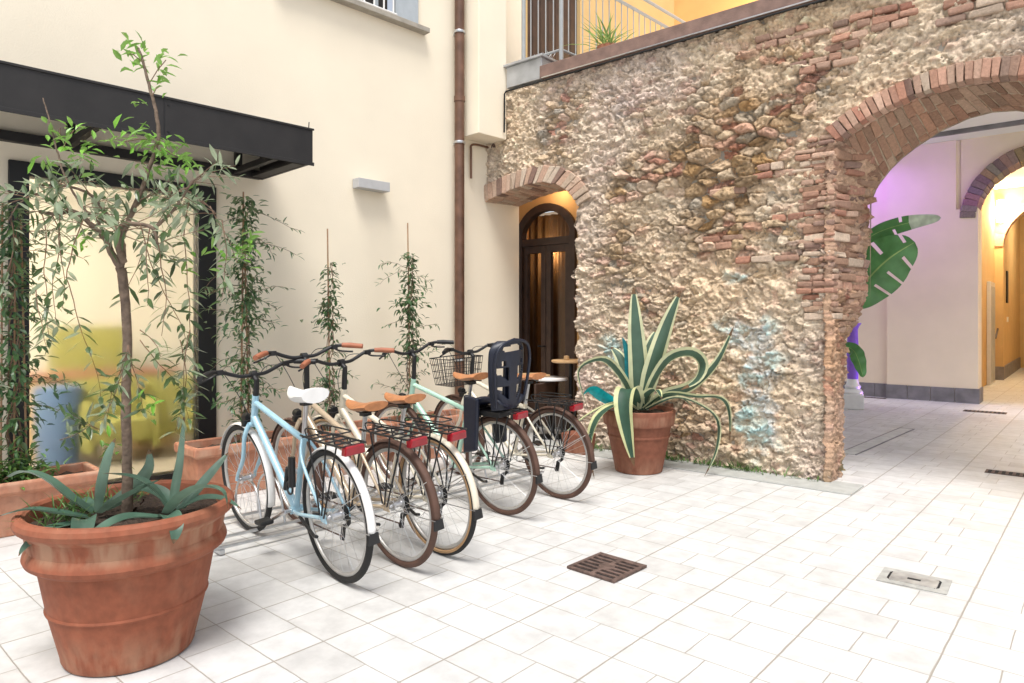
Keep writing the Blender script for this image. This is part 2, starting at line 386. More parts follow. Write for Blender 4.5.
# grey stone strip along the foot of the rubble wall
mb = MB(); mb.box(.9, 4.07, -.34, .05, -.02, .012)
k = structure(mb.build('stone_strip', MT['kerb'], smooth=False, bevel=.003)); k.location = C0; k.rotation_euler = (0, 0, AB)

# ------------------------------------------------------------------ house wall (left)
house = thing('house_wall', 'tall cream plastered house wall along the left, behind the bicycles', 'house', C0, AA)
PL = MT['plaster']
mb = MB(); T = .35; TOP = 7.2
L0, L1, LZ = -4.634, -3.192, 2.476          # glazed door opening
W0, W1, WZ = -2.62, -1.037, 4.50            # upper window opening
mb.box(-9, L0, 0, T, 0, LZ); mb.box(L1, .546, 0, T, 0, LZ); mb.box(-9, .546, 0, T, LZ, WZ)
mb.box(-9, W0, 0, T, WZ, 6.3); mb.box(W1, .66, 0, T, WZ, 6.3); mb.box(-9, .66, 0, T, 6.3, TOP)
mb.build('wall', PL, house, smooth=False)
bx('wall_box', PL, house, -.42, .012, -.315, -.001, 3.43, TOP, bevel=.006)
# glazed door
g = MB(); fw = .12
g.box(L0, L0+fw, -.035, .09, 0, LZ); g.box(L1-fw-.03, L1, -.035, .09, 0, LZ); g.box(L0+fw, L1-fw-.03, -.035, .09, LZ-.1, LZ); g.box(L0+fw, L1-fw-.03, -.035, .09, 0, .10)
gd = g.build('glazed_door', MT['black'], house, smooth=False, bevel=.004)
p = MB(); p.grid([[(L0+fw, .03, .10), (L1-fw-.03, .03, .10)], [(L0+fw, .03, LZ-.1), (L1-fw-.03, .03, LZ-.1)]])
p.build('pane', MT['frost'], gd, smooth=False)
# the room behind it
r = MB(); r.box(-6.4, -6.3, .36, 3.6, 0, 2.75); r.box(-2.2, -2.1, .36, 3.6, 0, 2.75); r.box(-6.3, -2.2, 3.5, 3.6, 0, 2.75); r.box(-6.3, -2.2, .36, 3.5, 2.65, 2.75)
r.build('room_shell', MT['plaster_white'], house, smooth=False)
bx('room_floor', MT['greyfloor'], house, -6.3, -2.2, .36, 3.5, .005, .02, bevel=0)
# upper window
uw = MB(); uw.box(W0-.09, W1+.10, -.10, 0, 4.448, 4.5)
wi = uw.build('upper_window', MT['sill'], house, smooth=False, bevel=.004); wi['label'] = 'barred upper window with a grey stone sill'
s_ = MB(); s_.box(W1-.30, W1-.003, -.03, .0, 4.503, 6.2); s_.box(W1-.50, W1-.46, .05, .09, 4.503, 6.2)
s_.build('shutter', MT['shutter'], wi, smooth=False, bevel=.003)
s_ = MB(); s_.box(W0, W1-.30, .12, .16, 4.503, 6.2); s_.build('window_glass', MT['darkgap'], wi, smooth=False)
s_ = MB(); 
for i in range(11): s_.tube([(W0+.06+i*.118, -.05, 4.50), (W0+.06+i*.118, -.05, 6.2)], .009, 6)
s_.tube([(W0, -.05, 4.53), (W1-.30, -.05, 4.53)], .012, 6); s_.build('grille', MT['white'], wi)
# canopy over the door
can = thing('door_canopy', 'long charcoal metal canopy over the glazed door, top left', 'canopy', C0, AA)
D = MT['dark']; ZB, ZT = 2.60, 2.885
bx('fascia', D, can, -7.5, -2.773, -.90, -.875, ZB, ZT)
bx('end_fascia', D, can, -2.80, -2.773, -.873, -.004, ZB+.004, ZT)
bx('roof_sheet', D, can, -7.5, -2.803, -.873, -.002, ZT-.03, ZT-.004)
q = MB(); q.box(-7.5, -2.803, -.873, -.81, ZB+.012, ZB+.035); q.box(-7.5, -2.803, -.065, -.004, ZB, ZB+.07)
q.box(-2.90, -2.803, -.806, -.069, ZB+.006, ZB+.035)
for s0 in (-3.06, -4.3, -5.5): q.box(s0, s0+.045, -.80, -.069, ZB+.01, ZB+.06); q.box(s0, s0+.05, -.13, -.069, ZB+.07, ZT-.032)
q.box(-7.5, -2.765, -.909, -.9005, ZB-.012, ZB+.016); q.box(-7.5, -2.765, -.909, -.9005, ZT-.012, ZT+.004)
q.build('frame', D, can, smooth=False, bevel=.002)
for s0 in (-3.9, -5.15):
    q = MB(); q.box(s0, s0+.004, -.9035, -.9, ZB+.02, ZT-.014)
    for zz_ in (ZB+.05, ZT-.05): q.lathe([(0, -.906), (.007, -.906), (.007, -.9), (0, -.9)], 10, (s0+.03, 0, zz_), ax='y')
    q.build('panel_seam', MT['black'], can, smooth=False)
q = MB(); q.tube([(-2.79, -.86, ZT-.02), (-2.79, -.87, ZT+.06)], .004, 5); q.build('aerial_wire', D, can)
# wall lamp
wl = thing('wall_lamp', 'small grey box-shaped lamp on the cream wall above the bicycles', 'lamp', fa(-1.66, 0, 2.705), AA)
bx('housing', MT['lampgrey'], wl, -.185, .185, -.125, -.012, -.05, .045, bevel=.004)
bx('back_plate', MT['lampgrey'], wl, -.12, .12, -.0125, -.001, -.04, .035)
# drainpipe
dp = thing('drainpipe', 'brown copper drainpipe running down the cream wall', 'drainpipe', fa(-.513, -.095, 0), AA)
q = MB(); q.tube([(0, 0, .02), (0, 0, 7.2)], .055, 20); q.build('pipe', MT['copper'], dp)
for z in (.9, 3.34, 4.58):
    q = MB(); q.ring((0, 0, z), .060, .008, 24, 6, ax='z', flat=2.); q.box(-.012, .012, .05, .094, z-.012, z+.012); q.build('pipe_clamp', MT['galv'], dp)
q = MB(); q.tube([(0, 0, 3.8), (0, 0, 3.86)], .062, 20); q.build('pipe_joint', MT['copper'], dp)
# gas pipe with an elbow under the box
gp = MB(); gp.tube(bez([fa(-.29, -.04, 2.98), fa(-.29, -.04, 3.28), fa(-.285, -.04, 3.36), fa(-.2, -.04, 3.385), fa(-.02, -.04, 3.385)], 6), .013, 8)
tag(gp.build('gas_pipe', MT['copper']), 'thin brown elbow pipe under the cream wall box', 'pipe')
bk = MB(); bk.box(.0, .32, -.13, -.0, 3.375, 3.425)
o = bk.build('iron_bracket', MT['iron'], smooth=False, bevel=.004); o.location = fa(.0, .0, 0); o.rotation_euler = (0, 0, AA)
tag(o, 'rusty flat bracket under the cream wall box', 'bracket')

# ------------------------------------------------------------------ rubble wall (right) : helpers
PAL = [(.60, .47, .33), (.64, .51, .37), (.54, .40, .26), (.62, .45, .34), (.57, .46, .34), (.68, .57, .43), (.56, .42, .27), (.65, .50, .38), (.47, .35, .23), (.62, .49, .36)]
OCH = [(.46, .30, .15), (.38, .26, .15), (.42, .30, .18), (.34, .25, .16)]
BRK = [(.46, .25, .18), (.50, .30, .23), (.42, .22, .16), (.55, .36, .28)]
ZS = 1.9
def seeds(x0, x1, z0, z1, rf, n, sd):
    g = random.Random(sd); S = []; kd_cells = {}
    for _ in range(n):
        x = g.uniform(x0, x1); z = g.uniform(z0, z1); r = rf(x, z)*g.choice((.5, .65, .8, 1., 1.25, 1.7))
        zz = z*ZS; cx, cz = int(x/.25), int(zz/.25); ok = True
        for i in (-1, 0, 1):
            for j in (-1, 0, 1):
                for (a, b, q) in kd_cells.get((cx+i, cz+j), ()):
                    if (a-x)**2+(b-zz)**2 < ((r+q)*.5)**2: ok = False; break
                if not ok: break
            if not ok: break
        if ok: kd_cells.setdefault((cx, cz), []).append((x, zz, r)); S.append((x, zz, r))
    return S
def big(x, z):
    """where the large bare stones are (upper right); elsewhere smaller stones sunk in mortar"""
    a = math.exp(-((x-2.75)/.80)**2-((z-2.70)/.85)**2) + .45*math.exp(-((x-1.8)/.5)**2-((z-2.3)/.5)**2)+.25*math.exp(-((x-2.4)/.9)**2-((z-.4)/.3)**2)
    return min(1, a)
def rubble(name, parent, x0, x1, z0, z1, step, place, keep, sd, amp=.050, big=big, fade=None, tint=None):
    S = seeds(x0-.2, x1+.2, z0-.2, z1+.2, lambda x, z: .088+.095*big(x, z), 26000, sd)
    kd = kdtree.KDTree(len(S))
    for i, s in enumerate(S): kd.insert((s[0], s[1], 0), i)
    kd.balance()
    g = random.Random(sd+1); pc = []; tilt = []; off = []
    for s in S:
        b = big(s[0], s[1]/ZS); q = g.random()
        c = g.choice(PAL)
        if q < .13: c = g.choice(BRK)
        elif q < .11+.34*b: c = g.choice(OCH)
        elif q > .97: c = (.42, .37, .30)
        k_ = g.uniform(.82, 1.12)*(1-.12*b); pc.append([min(.78, v*k_*1.02) for v in c]); tilt.append((g.uniform(-1, 1), g.uniform(-1.2, .5))); off.append(g.uniform(-.5, 1.))
    nx = int((x1-x0)/step)+1; nz = int((z1-z0)/step)+1
    V = []; C = []; NO = noise
    MOR = Vector((.745, .61, .455))
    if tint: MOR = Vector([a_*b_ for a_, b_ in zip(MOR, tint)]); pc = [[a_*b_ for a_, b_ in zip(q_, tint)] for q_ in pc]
    for j in range(nz):
        z = z0+(z1-z0)*j/(nz-1)
        for i in range(nx):
            x = x0+(x1-x0)*i/(nx-1)
            w = NO.noise_vector((x*5, z*7, sd))*.042+NO.noise_vector((x*15, z*18, sd+5))*.019+NO.noise_vector((x*40, z*46, sd+15))*.006
            px, pz = x+w.x+.22*(z-2)*0, (z+w.y*.7)*ZS
            (c1, i1, d1), (c2, i2, d2) = kd.find_n((px, pz, 0), 2)
            b = big(x, z); rad = S[i1][2]
            e = (d2-d1)/rad
            st = min(1, max(0, (e-.015)/.22))**.5
            cov = NO.fractal((x*1.5+3, z*1.5, sd), 1., 2., 3)*.5+.5          # mortar smeared over the stones
            cov = min(1, max(0, (cov-.42)*2.8+.72-1.22*b))
            fine = NO.fractal((x*15, z*19, sd+9), .75, 2.1, 4); mid = NO.fractal((x*5, z*6, sd+2), 1., 2., 3)
            def chip(k1, k2, o_, wk):
                q_ = Vector((x*k1+w.x*wk+.25*z*k1*.3, z*k2+w.y*wk, sd*.7+o_)); vd, vp = NO.voronoi(q_); p0 = vp[0]; rv = NO.cell_vector(p0*7.3)-Vector((.5, .5, .5))
                return (q_-p0).dot(rv)*2+rv.z*.55
            facet = chip(15, 24, 0, 40); fc2 = chip(8, 14, 5, 22); fc3 = chip(30, 44, 9, 60)
            dx, dz = (px-S[i1][0])/rad, (pz-S[i1][1])/rad
            size = min(1.35, .3+.7*rad/.11)
            hs = -.055+st*(.074+.034*off[i1])*size+.006*fc2+st*(tilt[i1][0]*dx+tilt[i1][1]*dz)*.035*size
            hm = .004+.019*fc2+.010*st*off[i1]
            h = hs*(1-cov)+hm*cov+.023*facet+.016*fc3+.010*fine+.016*mid
            h = max(-.075, min(.10, h))
            P = place(x, z, h); V.append(P)
            m_ = min(1, max(0, (e-.02)*9))*(1-.82*cov)
            cc = MOR*(1+.12*mid+.18*fine+.12*fc2)*(1-.10*b)
            pk = NO.noise((x*9+31, z*14, sd+3))+.35*fc2
            if pk > .36: cc = cc.lerp(Vector((.56, .36, .27)), min(.6, (pk-.36)*2.6))
            elif pk < -.44: cc = cc.lerp(Vector((.44, .36, .27)), min(.6, (-.44-pk)*3))
            q = Vector(pc[i1])*(1+.22*fine+.10*mid)
            col = cc.lerp(q, m_)
            # rusty and pinkish cast in broad patches
            tn = NO.fractal((x*.9, z*1.1, 5.5), 1., 2., 3)
            col = Vector((col.x*(1+.05*tn), col.y*(1-.04*abs(tn)), col.z*(1-.14*tn)))
            # turquoise spray paint left on the stones
            if name == 'rubble_face':
                t1 = NO.fractal((x*3.1+1.3, z*4.1+7.7, 3.3), .8, 2., 5)
                msk = 1.15*math.exp(-((x-3.26)/.24)**2-((z-.60)/.46)**2)+.8*math.exp(-((x-3.10)/.30)**2-((z-1.22)/.22)**2)+.6*math.exp(-((x-1.72)/.18)**2-((z-1.0)/.30)**2)+.5*math.exp(-((x-3.05)/.2)**2-((z-1.75)/.10)**2)
                tq = max(0, min(1, (msk*.75+min(1, msk*2.2)*t1*.6-.24)*3.0))*min(.72, max(0, h*12+.32))
                if tq > 0: col = col.lerp(Vector((.28, .60, .65)) if t1 > .05 else Vector((.38, .56, .66)), tq)
            # green growth close to the ground
            gr = max(0, min(1, (.26-z)*3+NO.fractal((x*3, z*3, 8.8), 1, 2, 3)*1.1-.6))*.6
            col = col.lerp(Vector((.15, .17, .07)), gr)
            C.append(tuple(min(.8, max(.02, v)) for v in col)+(1.,))
    F = []
    for j in range(nz-1):
        for i in range(nx-1):
            xc = x0+(x1-x0)*(i+.5)/(nx-1); zc = z0+(z1-z0)*(j+.5)/(nz-1)
            if keep(xc, zc): a = j*nx+i; F.append((a, a+1, a+nx+1, a+nx))
    me = bpy.data.meshes.new(name); me.from_pydata(V, [], F); me.materials.append(MT['rubble'])
    at = me.attributes.new('col', 'FLOAT_COLOR', 'POINT'); at.data.foreach_set('color', np.array(C, dtype=np.float32).ravel())
    me.polygons.foreach_set('use_smooth', [True]*len(me.polygons)); me.update()
    o = bpy.data.objects.new(name, me); COL.objects.link(o); o.parent = parent
    return o
def interp(P, x):
    for (a, b), (c, d) in zip(P, P[1:]):
        if min(a, c) <= x <= max(a, c): return b+(d-b)*(x-a)/(c-a) if c != a else max(b, d)
    return P[-1][1] if abs(x-P[-1][0]) < abs(x-P[0][0]) else P[0][1]
def resample(P, n):
    P = [Vector(p) for p in P]; L_ = [0]
    for a, b in zip(P, P[1:]): L_.append(L_[-1]+(b-a).length)
    out = []
    for k_ in range(n+1):
        t = L_[-1]*k_/n
        for i in range(len(P)-1):
            if t <= L_[i+1]+1e-9: out.append(P[i].lerp(P[i+1], (t-L_[i])/max(1e-9, L_[i+1]-L_[i]))); break
    return out

stone = thing('stone_wall', 'old rubble stone wall with two brick arches across the courtyard', 'wall', C0, AB)
# small arch (door recess) : intrados
SA = [(1.306, 2.55), (1.27, 2.64), (1.18, 2.74), (1.05, 2.815), (.851, 2.864), (.62, 2.862), (.40, 2.83), (.2, 2.79), (0., 2.74)]
# large arch : front intrados (from the left jamb's spring to the right) and its back edge
def arc_pts(x0, z0, xm, zm, n=18):
    c = xm; a = xm-x0; h_ = zm-z0; Rr = (a*a+h_*h_)/(2*h_); zc = zm-Rr
    th = math.asin(a/Rr); return [(c+Rr*math.sin(-th+2*th*i/n), zc+Rr*math.cos(-th+2*th*i/n)) for i in range(n+1)]
FARC = arc_pts(3.88, 2.81, 4.76, 3.10)
XR = FARC[-1][0]
BARC = [(4.012, 2.375), (4.06, 2.50), (4.16, 2.633), (4.25, 2.72), (4.347, 2.791), (4.53, 2.90), (4.726, 2.97), (4.88, 2.988)]
BARC = BARC + [(9.76-x, z) for x, z in BARC[-2::-1]]
def wall_keep(x, z):
    if x < 1.29+.02*math.sin(z*23) and z < interp(SA, min(x, 1.3))+.12: return False
    if 3.84 < x < XR+.03:
        if z < 2.85: return False
        if z < interp(FARC, x)+.06: return False
    return z < 3.99
def ffade(x, z): return 1.
rubble('rubble_face', stone, 0., 5.9, 0., 4.0, .0095, lambda x, z, h: (x, -h, z), wall_keep, 11, fade=ffade)
# rough jamb of the small opening
rubble('rubble_jamb', stone, 0., .56, 0., 2.6, .016, lambda u, z, h: (1.30-h+.02*math.sin(z*23), u, z), lambda x, z: True, 23, amp=.045, big=lambda x, z: .1)
# core and back of the wall
core = MB()
core.box(1.31, 3.74, .03, .55, 0, 4.0); core.box(-.3, 1.31, .03, .55, 3.02, 4.0)
core.box(5.9, 7.6, -.04, .03, 0, 4.0); core.box(3.74, 5.78, .22, .55, 3.26, 4.0); core.box(5.82, 7.6, .03, .55, 0, 4.0); core.box(3.74, 5.82, .03, .22, 3.22, 4.0)
core.build('wall_core', MT['sill'], stone, smooth=False)

def brick_col(g, dark=.0):
    q = g.random()
    c = g.choice([(.38, .19, .13), (.44, .25, .18), (.35, .17, .12), (.48, .31, .23), (.32, .19, .14)])
    if dark == 2: c = g.choice([(.52, .37, .28), (.56, .43, .33), (.47, .31, .23), (.54, .44, .35)])
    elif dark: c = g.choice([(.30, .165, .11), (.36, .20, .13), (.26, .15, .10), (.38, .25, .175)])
    if q < .08 and not dark: c = (.50, .39, .30)
    if q > .93: c = (.24, .15, .12)
    k_ = g.uniform(.82, 1.15); f_ = g.uniform(.0, .28); return tuple((v*(1-f_)+m_*f_)*k_ for v, m_ in zip(c, (.52, .40, .30) if not dark else (.38, .29, .21)))
def jit(g, p, a): return tuple(Vector(p)+Vector((g.uniform(-a, a), g.uniform(-a, a), g.uniform(-a, a))))
def voussoirs(mb, g, F, E, Bk, y0, y1, n, depth, gap=.006, dark=0, jt=.005):
    """bricks between curve F (intrados) and E (extrados) on the face, running back to curve Bk"""
    f = resample([(x, 0, z) for x, z in F], n); e = resample([(x, 0, z) for x, z in E], n); bk_ = resample([(x, 0, z) for x, z in Bk], n)
    for i in range(n):
        off = g.random()
        cuts = [0]; t = depth[0]*(.5+.5*off) 
        while t < 1: cuts.append(t); t += depth[0]*g.uniform(.85, 1.15)
        if 1-cuts[-1] < .1: cuts[-1] = 1
        else: cuts.append(1)
        for a, b in zip(cuts, cuts[1:]):
            pts = []
            pr = g.uniform(-.012, .012)
            for lev in (0, 1):
                for (k_, tt) in ((i, a), (i+1, a), (i+1, b), (i, b)):
                    lo = f[k_].lerp(bk_[k_], tt); th = e[k_]-f[k_]
                    lo = lo + th*(pr if lev == 0 else 1)
                    y = y0+(y1-y0)*tt+(g.uniform(-.014, .004) if tt == 0 else 0)
                    pts.append(Vector((lo.x, y, lo.z)))
            c = sum(pts, Vector())/8
            pts = [c+(q-c)*(1-gap/max(.02, (f[i+1]-f[i]).length)) for q in pts]
            # order: lower ring face then upper, matching hexa
            mb.hexa([jit(g, q, jt) for q in pts], 0, brick_col(g, dark))
g = random.Random(5)
# ring of the small arch
def offset(P, d):
    out = []
    for i, p in enumerate(P):
        a = Vector(P[max(i-1, 0)]); b = Vector(P[min(i+1, len(P)-1)]); t = (b-a).normalized()
        out.append((p[0]-t.y*d*OS, p[1]+t.x*d*OS))
    return out
OS = -1
mb = MB(); voussoirs(mb, g, SA, offset(SA, .20), SA, -.045, .55, 22, (.42,), dark=2, jt=.007, gap=.004)
mb.build('small_brick_arch', MT['brick'], stone, smooth=False, bevel=.008)
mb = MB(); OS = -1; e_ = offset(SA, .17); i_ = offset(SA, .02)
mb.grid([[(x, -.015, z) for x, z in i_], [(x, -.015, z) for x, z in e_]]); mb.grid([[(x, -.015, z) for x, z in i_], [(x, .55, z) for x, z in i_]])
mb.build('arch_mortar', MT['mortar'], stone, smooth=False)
# ring and splayed soffit of the large arch
OS = 1
EXT = offset(FARC, .145)
mb = MB(); voussoirs(mb, g, FARC, EXT, [(x-.0, z) for x, z in FARC], -.05, .12, 36, (1.2,), jt=.006, gap=.003)
mb.build('large_brick_arch', MT['brick'], stone, smooth=False, bevel=.006)
JF = [(3.86, 0.), (3.865, 1.), (3.86, 1.6), (3.87, 2.3), (3.88, 2.81)]
JB = [(3.79, 0.), (3.80, .7), (3.819, 1.17), (3.90, 1.31), (3.975, 1.5), (3.985, 1.87), (4.012, 2.375)]
mir = lambda P, c: [(2*c-x, z) for x, z in P][::-1]
# jamb bricks: irregular courses laid across the thickness
mb = MB(); z = 0.0
while z < 2.80:
    hgt = g.choice((.055, .062, .07, .075)) if z > .95 else g.uniform(.06, .12)
    y = -.03
    zt = min(z+hgt, 2.82)
    while y < .55:
        y2 = min(.56, y+g.uniform(.12, .26))
        if .56-y2 < .05: y2 = .56
        xs = []
        for (yy, zz) in ((y, z), (y2, z), (y2, zt), (y, zt)):
            t = max(0, min(1, yy/.55)); s_ = t*t*(3-2*t) if zz > 1.25 else t
            xf = interp([(b, a) for a, b in JF], zz); xb = interp([(b, a) for a, b in JB], min(zz, 2.375)) + max(0, zz-2.375)*.30
            xs.append(xf+(xb-xf)*s_)
        jx = g.uniform(-.016, .020)
        br = g.random() < (.78 if z > 1.3 else .25)
        c = brick_col(g, g.random() < .6) if br else (lambda k_: tuple(v*k_ for v in g.choice(PAL)))(g.uniform(.7, 1.))
        q = .006
        P = [(xs[0]+jx, y+q, z+q), (xs[1]+jx, y2-q, z+q), (3.62, y2-q, z+q), (3.62, y+q, z+q)]
        P2 = [(xs[3]+jx, y+q, zt-q), (xs[2]+jx, y2-q, zt-q), (3.62, y2-q, zt-q), (3.62, y+q, zt-q)]
        # hexa order: bottom ring then top ring
        if br and z > .9: mb.hexa([jit(g, p_, .012) for p_ in (P[3], P[0], P[1], P[2], P2[3], P2[0], P2[1], P2[2])], 0, c)
        y = y2
    z = zt
jamb = mb.build('brick_jamb', MT['brick'], stone, smooth=False, bevel=.011)
def jamb_place(u, z, h):
    t = max(0, min(1, u/.55)); s_ = t*t*(3-2*t) if z > 1.25 else t
    xf = interp([(b, a) for a, b in JF], min(z, 2.80)); xb = interp([(b, a) for a, b in JB], min(z, 2.375))+max(0, z-2.375)*.30
    return (xf+(xb-xf)*s_+h*.75-.016-(.05 if u < -.045 else 0), u, z)
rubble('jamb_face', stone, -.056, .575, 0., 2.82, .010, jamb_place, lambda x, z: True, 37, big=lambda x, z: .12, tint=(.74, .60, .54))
# the splayed soffit: courses run across the thickness
SF = [(3.88, 2.81)]+FARC[1:-1]+[(XR, 2.81)]
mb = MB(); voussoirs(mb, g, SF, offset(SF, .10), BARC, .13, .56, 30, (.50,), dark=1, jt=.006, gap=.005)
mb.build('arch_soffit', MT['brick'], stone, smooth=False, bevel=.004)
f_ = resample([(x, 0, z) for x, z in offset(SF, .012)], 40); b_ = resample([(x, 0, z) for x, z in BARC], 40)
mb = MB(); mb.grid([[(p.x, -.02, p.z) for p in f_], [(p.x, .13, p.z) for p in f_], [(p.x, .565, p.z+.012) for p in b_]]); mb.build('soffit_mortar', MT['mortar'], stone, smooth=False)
# back face over the arch and the right-hand pier behind the frame edge
mb = MB(); bb = [(4.0, 1.5)]+BARC+[(5.76, 1.5)]
mb.grid([[(x, .57, z) for x, z in bb], [(x, .57, 3.99) for x, z in bb]]); mb.build('wall_back', MT['mortar'], stone, smooth=False)
bx('right_pier', MT['sill'], stone, XR+.02, 5.83, .0, .56, 0, 2.83)
# brick quoin on the face beside the arch, laid in courses with the rubble
mb = MB(); z = 1.45
while z < 2.86:
    hgt = g.choice((.046, .052, .058)); x = 3.875
    nb = max(1, int(round(1.2+1.1*noise.noise((z*2.2, 3.3, 0))+(1. if 2.2 < z < 2.8 else .3))))
    for i in range(nb):
        w = g.uniform(.09, .20); x0_ = x-w
        y = -.024+g.uniform(-.022, .020)-(.014 if i == 0 else 0)
        mb.hexa([jit(g, p_, .006) for p_ in ((x0_+.005, y, z+.005), (x-.005, y, z+.005), (x-.005, .1, z+.005), (x0_+.005, .1, z+.005), (x0_+.005, y+g.uniform(-.008, .008), z+hgt-.005), (x-.005, y, z+hgt-.005), (x-.005, .1, z+hgt-.005), (x0_+.005, .1, z+hgt-.005))], 0, brick_col(g))
        x = x0_
    z += hgt
# stray brick courses in the rubble, top right and mid height
for (x, z, n, rows) in ((3.55, 3.42, 3, 3), (3.9, 3.62, 4, 3), (2.75, 2.48, 2, 1), (3.25, 2.58, 2, 2), (2.7, 2.0, 2, 2), (3.05, 1.85, 3, 1), (4.6, 3.55, 4, 3), (3.2, 3.72, 3, 2), (3.3, 2.2, 2, 1)):
    for r_ in range(rows):
        xx = x+g.uniform(-.06, .06)
        for i in range(n):
            w = g.uniform(.10, .21); y = -.034+g.uniform(-.020, .018); z0_ = z+r_*.066+g.uniform(-.006, .006)
            mb.hexa([jit(g, p_, .009) for p_ in ((xx, y, z0_), (xx+w, y, z0_), (xx+w, .1, z0_), (xx, .1, z0_), (xx, y, z0_+.056), (xx+w, y, z0_+.056), (xx+w, .1, z0_+.056), (xx, .1, z0_+.056))], 0, brick_col(g))
            xx += w+.012
mb.build('brick_quoin', MT['brick'], stone, smooth=False, bevel=.015)
# coping slab and the cable under it
bx('coping', MT['coping'], stone, .845, 7.6, -.075, .60, 4.005, 4.14, bevel=.006)
q = MB(); q.tube([(7.6, -.088, 3.985), (.36, -.075, 3.965), (.34, -.075, 3.94), (.335, -.075, 3.50)], .010, 8); q.build('cable', MT['black'], stone)
q = MB(); q.tube([(7.6, -.088, 4.003), (.88, -.083, 4.0)], .007, 6); q.build('flashing', MT['chrome'], stone)

# ------------------------------------------------------------------ terrace on top
ter = thing('terrace', 'upper terrace with ochre and orange walls above the stone wall', 'terrace', C0, AB)
bx('terrace_slab', MT['plaster_white'], ter, .30, 6.6, .61, 4.36, 4.30, 4.42, bevel=0)
bx('orange_wall', MT['orange'], ter, .30, 6.6, 4.15, 4.35, 4.421, 6.9)
rot = AA-AB
def child_rot(name, mb, m, parent, smooth=False, bevel=0): o = mb.build(name, m, parent, smooth=smooth, bevel=bevel); o.rotation_euler = (0, 0, rot); return o
q = MB(); q.box(.662, .70, 0, .35, 4.15, 7.2); q.box(1.75, 4.2, 0, .35, 4.15, 7.2); q.box(.70, 1.75, 0, .35, 6.4, 7.2)
child_rot('ochre_wall', q, MT['ochre'], ter)
q = MB()
for i in range(7): q.box(.702+i*.15, .702+i*.15+.143, .05, .10, 4.421, 6.39)
child_rot('slatted_door', q, MT['slat'], ter, bevel=.006)
# zinc planter box with pigeon spikes at the end of the coping
zb = thing('zinc_box', 'grey zinc box with pigeon spikes beside the terrace railing', 'planter box', fb(.585, .17, 4.02), AB)
q = MB(); q.box(-.255, .255, -.2, .2, 0, .235); q.build('body', MT['zinc'], zb, smooth=False, bevel=.004)
q = MB(); q.box(-.285, .285, -.235, .235, .236, .262); q.build('top_plate', MT['zinc'], zb, smooth=False, bevel=.003)
q = MB()
for i in range(9):
    for a in (-.5, 0, .5): q.tube([(-.24+i*.06, 0, .262), (-.24+i*.06+a*.05, a*.10, .36)], .0022, 4)
q.build('spikes', MT['galv'], zb)
rl = thing('terrace_railing', 'pale grey steel railing around the terrace above the stone wall', 'railing', C0, AB)
u = Vector((math.cos(rot), math.sin(rot), 0)); b0 = Vector((.43, .16, 0)); b1 = Vector((.97, .16, 0)); b2 = b1+u*3.3
def zz(v, z): return (v.x, v.y, z)
for b in (b0, b1, b2):
    q = MB(); q.tube([zz(b, 4.24), zz(b, 5.35)], .025, 12); q.build('post', MT['railpaint'], rl)
q = MB()
for a, b in ((b0, b1), (b1, b2)):
    q.tube([zz(a, 5.27), zz(b, 5.27)], .02, 8); q.tube([zz(a, 4.36), zz(b, 4.36)], .015, 8)
q.tube([zz(b1+Vector((.06, 0, 0)), 5.42), zz(b2+Vector((.06, 0, 0)), 5.42)], .02, 8)
q.build('rail', MT['railpaint'], rl)
for a, b, n in ((b0, b1, 5), (b1, b2, 26)):
    for i in range(1, n):
        q = MB(); v = a.lerp(b, i/n); q.tube([zz(v, 4.36), zz(v, 5.27)], .007, 6); q.build('baluster', MT['railpaint'], rl)
# lily on the parapet
ly = thing('terrace_plant', 'pale green strap-leaved plant on the terrace behind the railing', 'plant', fb(1.42, .42, 4.15), 0)
q = MB(); q.lathe([(.10, 0), (.13, .2), (.12, .2), (.11, .16)], 20); q.build('pot', MT['terra3'], ly)
q = MB()
for i in range(70):
    a = rnd.uniform(0, 6.28); e = rnd.uniform(.35, 1.25)
    q.leaf((rnd.gauss(0, .04), rnd.gauss(0, .04), .17), (math.cos(a)*math.cos(e), math.sin(a)*math.cos(e), math.sin(e)), (0, 0, 1), rnd.uniform(.25, .48), .018, droop=rnd.uniform(.2, .6))
q.build('foliage', MT['lily'], ly)

# ------------------------------------------------------------------ door recess under the small arch
dr = thing('arched_door', 'dark brown glazed door with arched fanlight in the small archway', 'door', C0, AB)
DY = .80
q = MB(); q.box(-1.2, -.16, DY, DY+.2, 0, 4.2); q.box(.74, 1.30, DY, DY+.2, 0, 4.2); q.box(-.16, .74, DY, DY+.2, 2.80, 4.2); q.box(1.30, 1.45, .56, DY+.2, 0, 4.2); q.box(-1.2, -1.1, .4, DY, 0, 4.2)
q.build('recess_wall', MT['orange'], dr, smooth=False)
q = MB(); OA = [(-.16, 2.50)]+arc_pts(-.158, 2.52, .29, 2.80, 14)[1:-1]+[(.74, 2.50)]
q.grid([[(x, DY-.002, z-.01) for x, z in OA], [(x, DY-.002, 2.82) for x, z in OA]]); q.build('tympanum', MT['orange'], dr, smooth=False)
bx('recess_vault', MT['orange'], dr, -1.2, 1.45, .40, DY, 3.05, 3.15, bevel=0)
arc = arc_pts(-.12, 2.50, .29, 2.74, 14)
q = MB()
outer = [(-.16, 0)]+[(-.16, 2.50)]+arc_pts(-.158, 2.52, .29, 2.80, 14)[1:-1]+[(.74, 2.50), (.74, 0)]
inner = [(-.08, 0)]+[(-.08, 2.46)]+arc_pts(-.08, 2.46, .29, 2.71, 14)[1:-1]+[(.66, 2.46), (.66, 0)]
